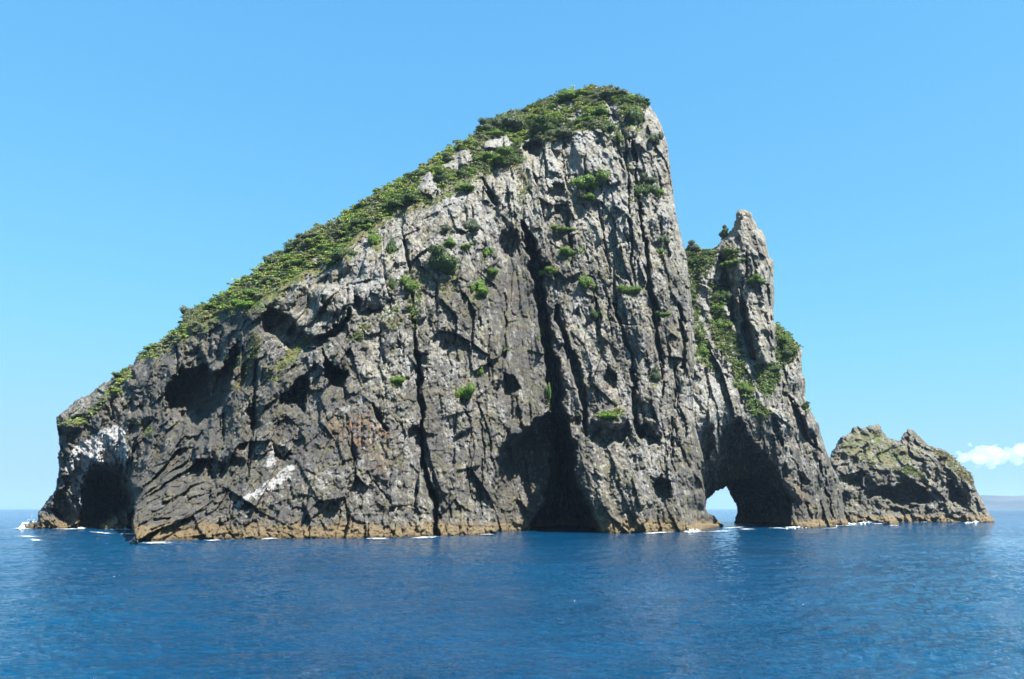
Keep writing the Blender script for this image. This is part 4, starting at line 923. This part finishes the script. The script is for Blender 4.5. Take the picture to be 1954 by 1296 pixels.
def build_boat():
    v = 1000.5; Y = water_Y(v); x, y, z = point(57.0, v, Y)
    e = bpy.data.objects.new('motor_boat', None); col.objects.link(e); e.location = (float(x), float(y), 0); e.rotation_euler = (0, 0, math.radians(8))
    tag(e, 'small white motor boat with a flat roof and thin mast beyond the left point', 'boat')
    white = plain('boat_white', (0.8, 0.8, 0.8), 0.35, 0.03); dk = plain('boat_window', (0.03, 0.04, 0.05), 0.15, 0.05); gm = plain('boat_mast', (0.6, 0.6, 0.6), 0.4, 0.03)
    st = [(-2.9, .85, .95, .3), (-1.5, .95, .9, .1), (0.3, .95, 1.0, .05), (1.8, .75, 1.15, .1), (2.7, .35, 1.3, .35), (3.2, .04, 1.4, .8)]
    vs = []; qs = []
    for X, hw, top, bot in st:
        vs += [(X, -hw, top), (X, -hw * .7, bot - .3), (X, hw * .7, bot - .3), (X, hw, top)]
    for i in range(len(st) - 1):
        a = i * 4; b = a + 4
        qs += [(a, b, b + 1, a + 1), (a + 1, b + 1, b + 2, a + 2), (a + 2, b + 2, b + 3, a + 3), (a + 3, b + 3, b, a)]
    qs += [(0, 1, 2, 3), (20, 23, 22, 21)]
    mesh_np('hull', np.array(vs), np.array(qs), white, e)
    def bx(name, c, s, m, p=e):
        X = [(c[0] + a * s[0] / 2, c[1] + b * s[1] / 2, c[2] + d * s[2] / 2) for a in (-1, 1) for b in (-1, 1) for d in (-1, 1)]
        return mesh_np(name, np.array(X), np.array([(0, 1, 3, 2), (4, 6, 7, 5), (0, 4, 5, 1), (2, 3, 7, 6), (0, 2, 6, 4), (1, 5, 7, 3)]), m, p)
    cb = bx('cabin', (0.6, 0, 1.3), (1.6, 1.3, 0.8), white)
    bx('window', (0.6, -0.66, 1.42), (1.3, 0.04, 0.32), dk, cb)
    bx('roof', (0.2, 0, 2.25), (3.0, 1.5, 0.12), white)
    for a in (-1.1, 1.5):
        for b in (-.65, .65): bx('post', (a, b, 1.6), (.06, .06, 1.25), gm)
    bx('mast', (0.4, 0, 3.5), (.07, .07, 2.4), gm)
build_boat()

def far_hills():
    D = 9000.0; vs = []; qs = []
    prof = [(1800, 968), (1850, 962), (1880, 953.5), (1900, 952), (1915, 953.5), (1928, 953), (1940, 948.5), (1954, 946.5), (1990, 941), (2060, 944), (2150, 938), (2300, 950), (2450, 960), (2600, 969)]
    us = np.linspace(1800, 2600, 260); tv = np.interp(us, [p[0] for p in prof], [p[1] for p in prof])
    n = 26
    for i in range(n):
        t = i / (n - 1)
        for u, q in zip(us, tv):
            yy = D + 1500 * t
            hh = (970.5 - q) / 1485 * D * 1.0
            x = (u - W / 2) / 1485 * D
            z = hh * math.sin(min(t * 1.25, 1) * math.pi / 2) if t <= .8 else hh * (1 - (t - .8) * 1.5)
            vs.append((x, yy, z))
    A = np.array(vs); A[:, 2] += 14 * fbm(A[:, 0] / 300, A[:, 1] / 300, 61, 4) * np.clip(A[:, 2] / 40, 0, 1); A[:len(us), 2] = -5
    m = len(us)
    q = np.array([(i * m + j, i * m + j + 1, (i + 1) * m + j + 1, (i + 1) * m + j) for i in range(n - 1) for j in range(m - 1)])
    qn = NT('far_coast'); tc = qn.n('ShaderNodeTexCoord')
    nn = qn.noise(tc.outputs['Object'], 0.004, 5, 0.6)
    c = qn.mix(qn.rng(nn, .45, .62), (0.014, 0.022, 0.016), (0.05, 0.045, 0.035))
    b = qn.n('ShaderNodeBsdfPrincipled'); b.inputs['Roughness'].default_value = 1; qn.l(c, b.inputs['Base Color'])
    o = qn.n('ShaderNodeOutputMaterial'); qn.l(b.outputs[0], o.inputs[0])
    tag(mesh_np('hills', A, q, qn.m, smooth=True), 'faint blue coastal hills on the horizon at the far right', 'hills', kind='structure')
far_hills()

def cloud():
    D = 17000.0; m = D / 1485
    puffs = [(1846, 880, 9), (1856, 876, 12), (1868, 880, 13), (1880, 870, 14), (1893, 864, 14), (1906, 865, 14), (1918, 870, 14), (1932, 873, 13), (1945, 870, 13), (1958, 866, 15), (1976, 862, 17), (1998, 866, 18), (2022, 872, 16), (2044, 878, 12), (1880, 882, 13), (1900, 884, 13),
             (1925, 882, 11), (1950, 882, 11), (1975, 882, 12), (2005, 884, 12), (1860, 868, 6), (1888, 855, 7), (1912, 857, 6), (1902, 855, 7), (1895, 893, 8), (1878, 893, 6)]
    rng = np.random.default_rng(31); Vs = []; Qs = []; n0 = 0; nv, nu = 20, 28
    extra = [(u + rng.normal() * r_ * .8, v - abs(rng.normal()) * r_ * .5, r_ * rng.uniform(.3, .5)) for u, v, r_ in puffs for _ in range(3)]
    for u, v, r_ in puffs + extra:
        cx, cz, cy = (u - W / 2) * m, CH + (HOR - v) * m, D + rng.normal() * 12 * m
        for a in range(nv + 1):
            for b in range(nu):
                th = math.pi * a / nv; ph = 2 * math.pi * b / nu
                d = (math.sin(th) * math.cos(ph), math.sin(th) * math.sin(ph), math.cos(th))
                Vs.append((cx + d[0] * r_ * m, cy + d[1] * r_ * m, cz + d[2] * r_ * m * (0.95 if d[2] > 0 else 0.6)))
        for a in range(nv):
            for b in range(nu): Qs.append((n0 + a * nu + b, n0 + (a + 1) * nu + b, n0 + (a + 1) * nu + (b + 1) % nu, n0 + a * nu + (b + 1) % nu))
        n0 += (nv + 1) * nu
    qn = NT('cloud_vapour'); v = qn.n('ShaderNodeVolumeScatter'); v.inputs['Color'].default_value = (1, 1, 1, 1); v.inputs['Density'].default_value = 0.0019
    o = qn.n('ShaderNodeOutputMaterial'); qn.l(v.outputs[0], o.inputs['Volume'])
    ob = mesh_np('cloud', np.array(Vs), np.array(Qs), qn.m)
    md = ob.modifiers.new('merge', 'REMESH'); md.mode = 'VOXEL'; md.voxel_size = 2.2 * m
    dg = bpy.context.evaluated_depsgraph_get(); me = bpy.data.meshes.new_from_object(ob.evaluated_get(dg))
    ob.modifiers.clear(); ob.data = me
    co = np.empty(len(me.vertices) * 3); me.vertices.foreach_get('co', co); co = co.reshape(-1, 3)
    k = fbm(co[:, 0] / m / 9, co[:, 2] / m / 9 + co[:, 1] / m / 14, 33, 4) * 2.6 * m
    co[:, 2] += k; co[:, 0] += k * .5; me.vertices.foreach_set('co', co.ravel()); me.update()
    if not me.materials: me.materials.append(qn.m)
    tag(ob, 'low white puffy cloud above the horizon at the right', 'cloud', kind='stuff')
cloud()

# ------------------------------------------------------------------ the air
def haze(density):
    x0, x1, y0, y1, z0, z1 = -9000, 9000, -60, 11500, -3, 190
    X = [(a, b, c) for a in (x0, x1) for b in (y0, y1) for c in (z0, z1)]
    q = NT('air'); v = q.n('ShaderNodeVolumePrincipled'); v.inputs['Color'].default_value = (0.58, 0.78, 1.0, 1); v.inputs['Density'].default_value = density; v.inputs['Anisotropy'].default_value = 0.2
    o = q.n('ShaderNodeOutputMaterial'); q.l(v.outputs[0], o.inputs['Volume'])
    ob = mesh_np('haze', np.array(X, float), np.array([(0, 1, 3, 2), (4, 6, 7, 5), (0, 4, 5, 1), (2, 3, 7, 6), (0, 2, 6, 4), (1, 5, 7, 3)]), q.m)
    tag(ob, 'thin blue sea haze in the air between the boat and the horizon', 'haze', kind='stuff')
HAZE = True
if HAZE: haze(4.4e-5)
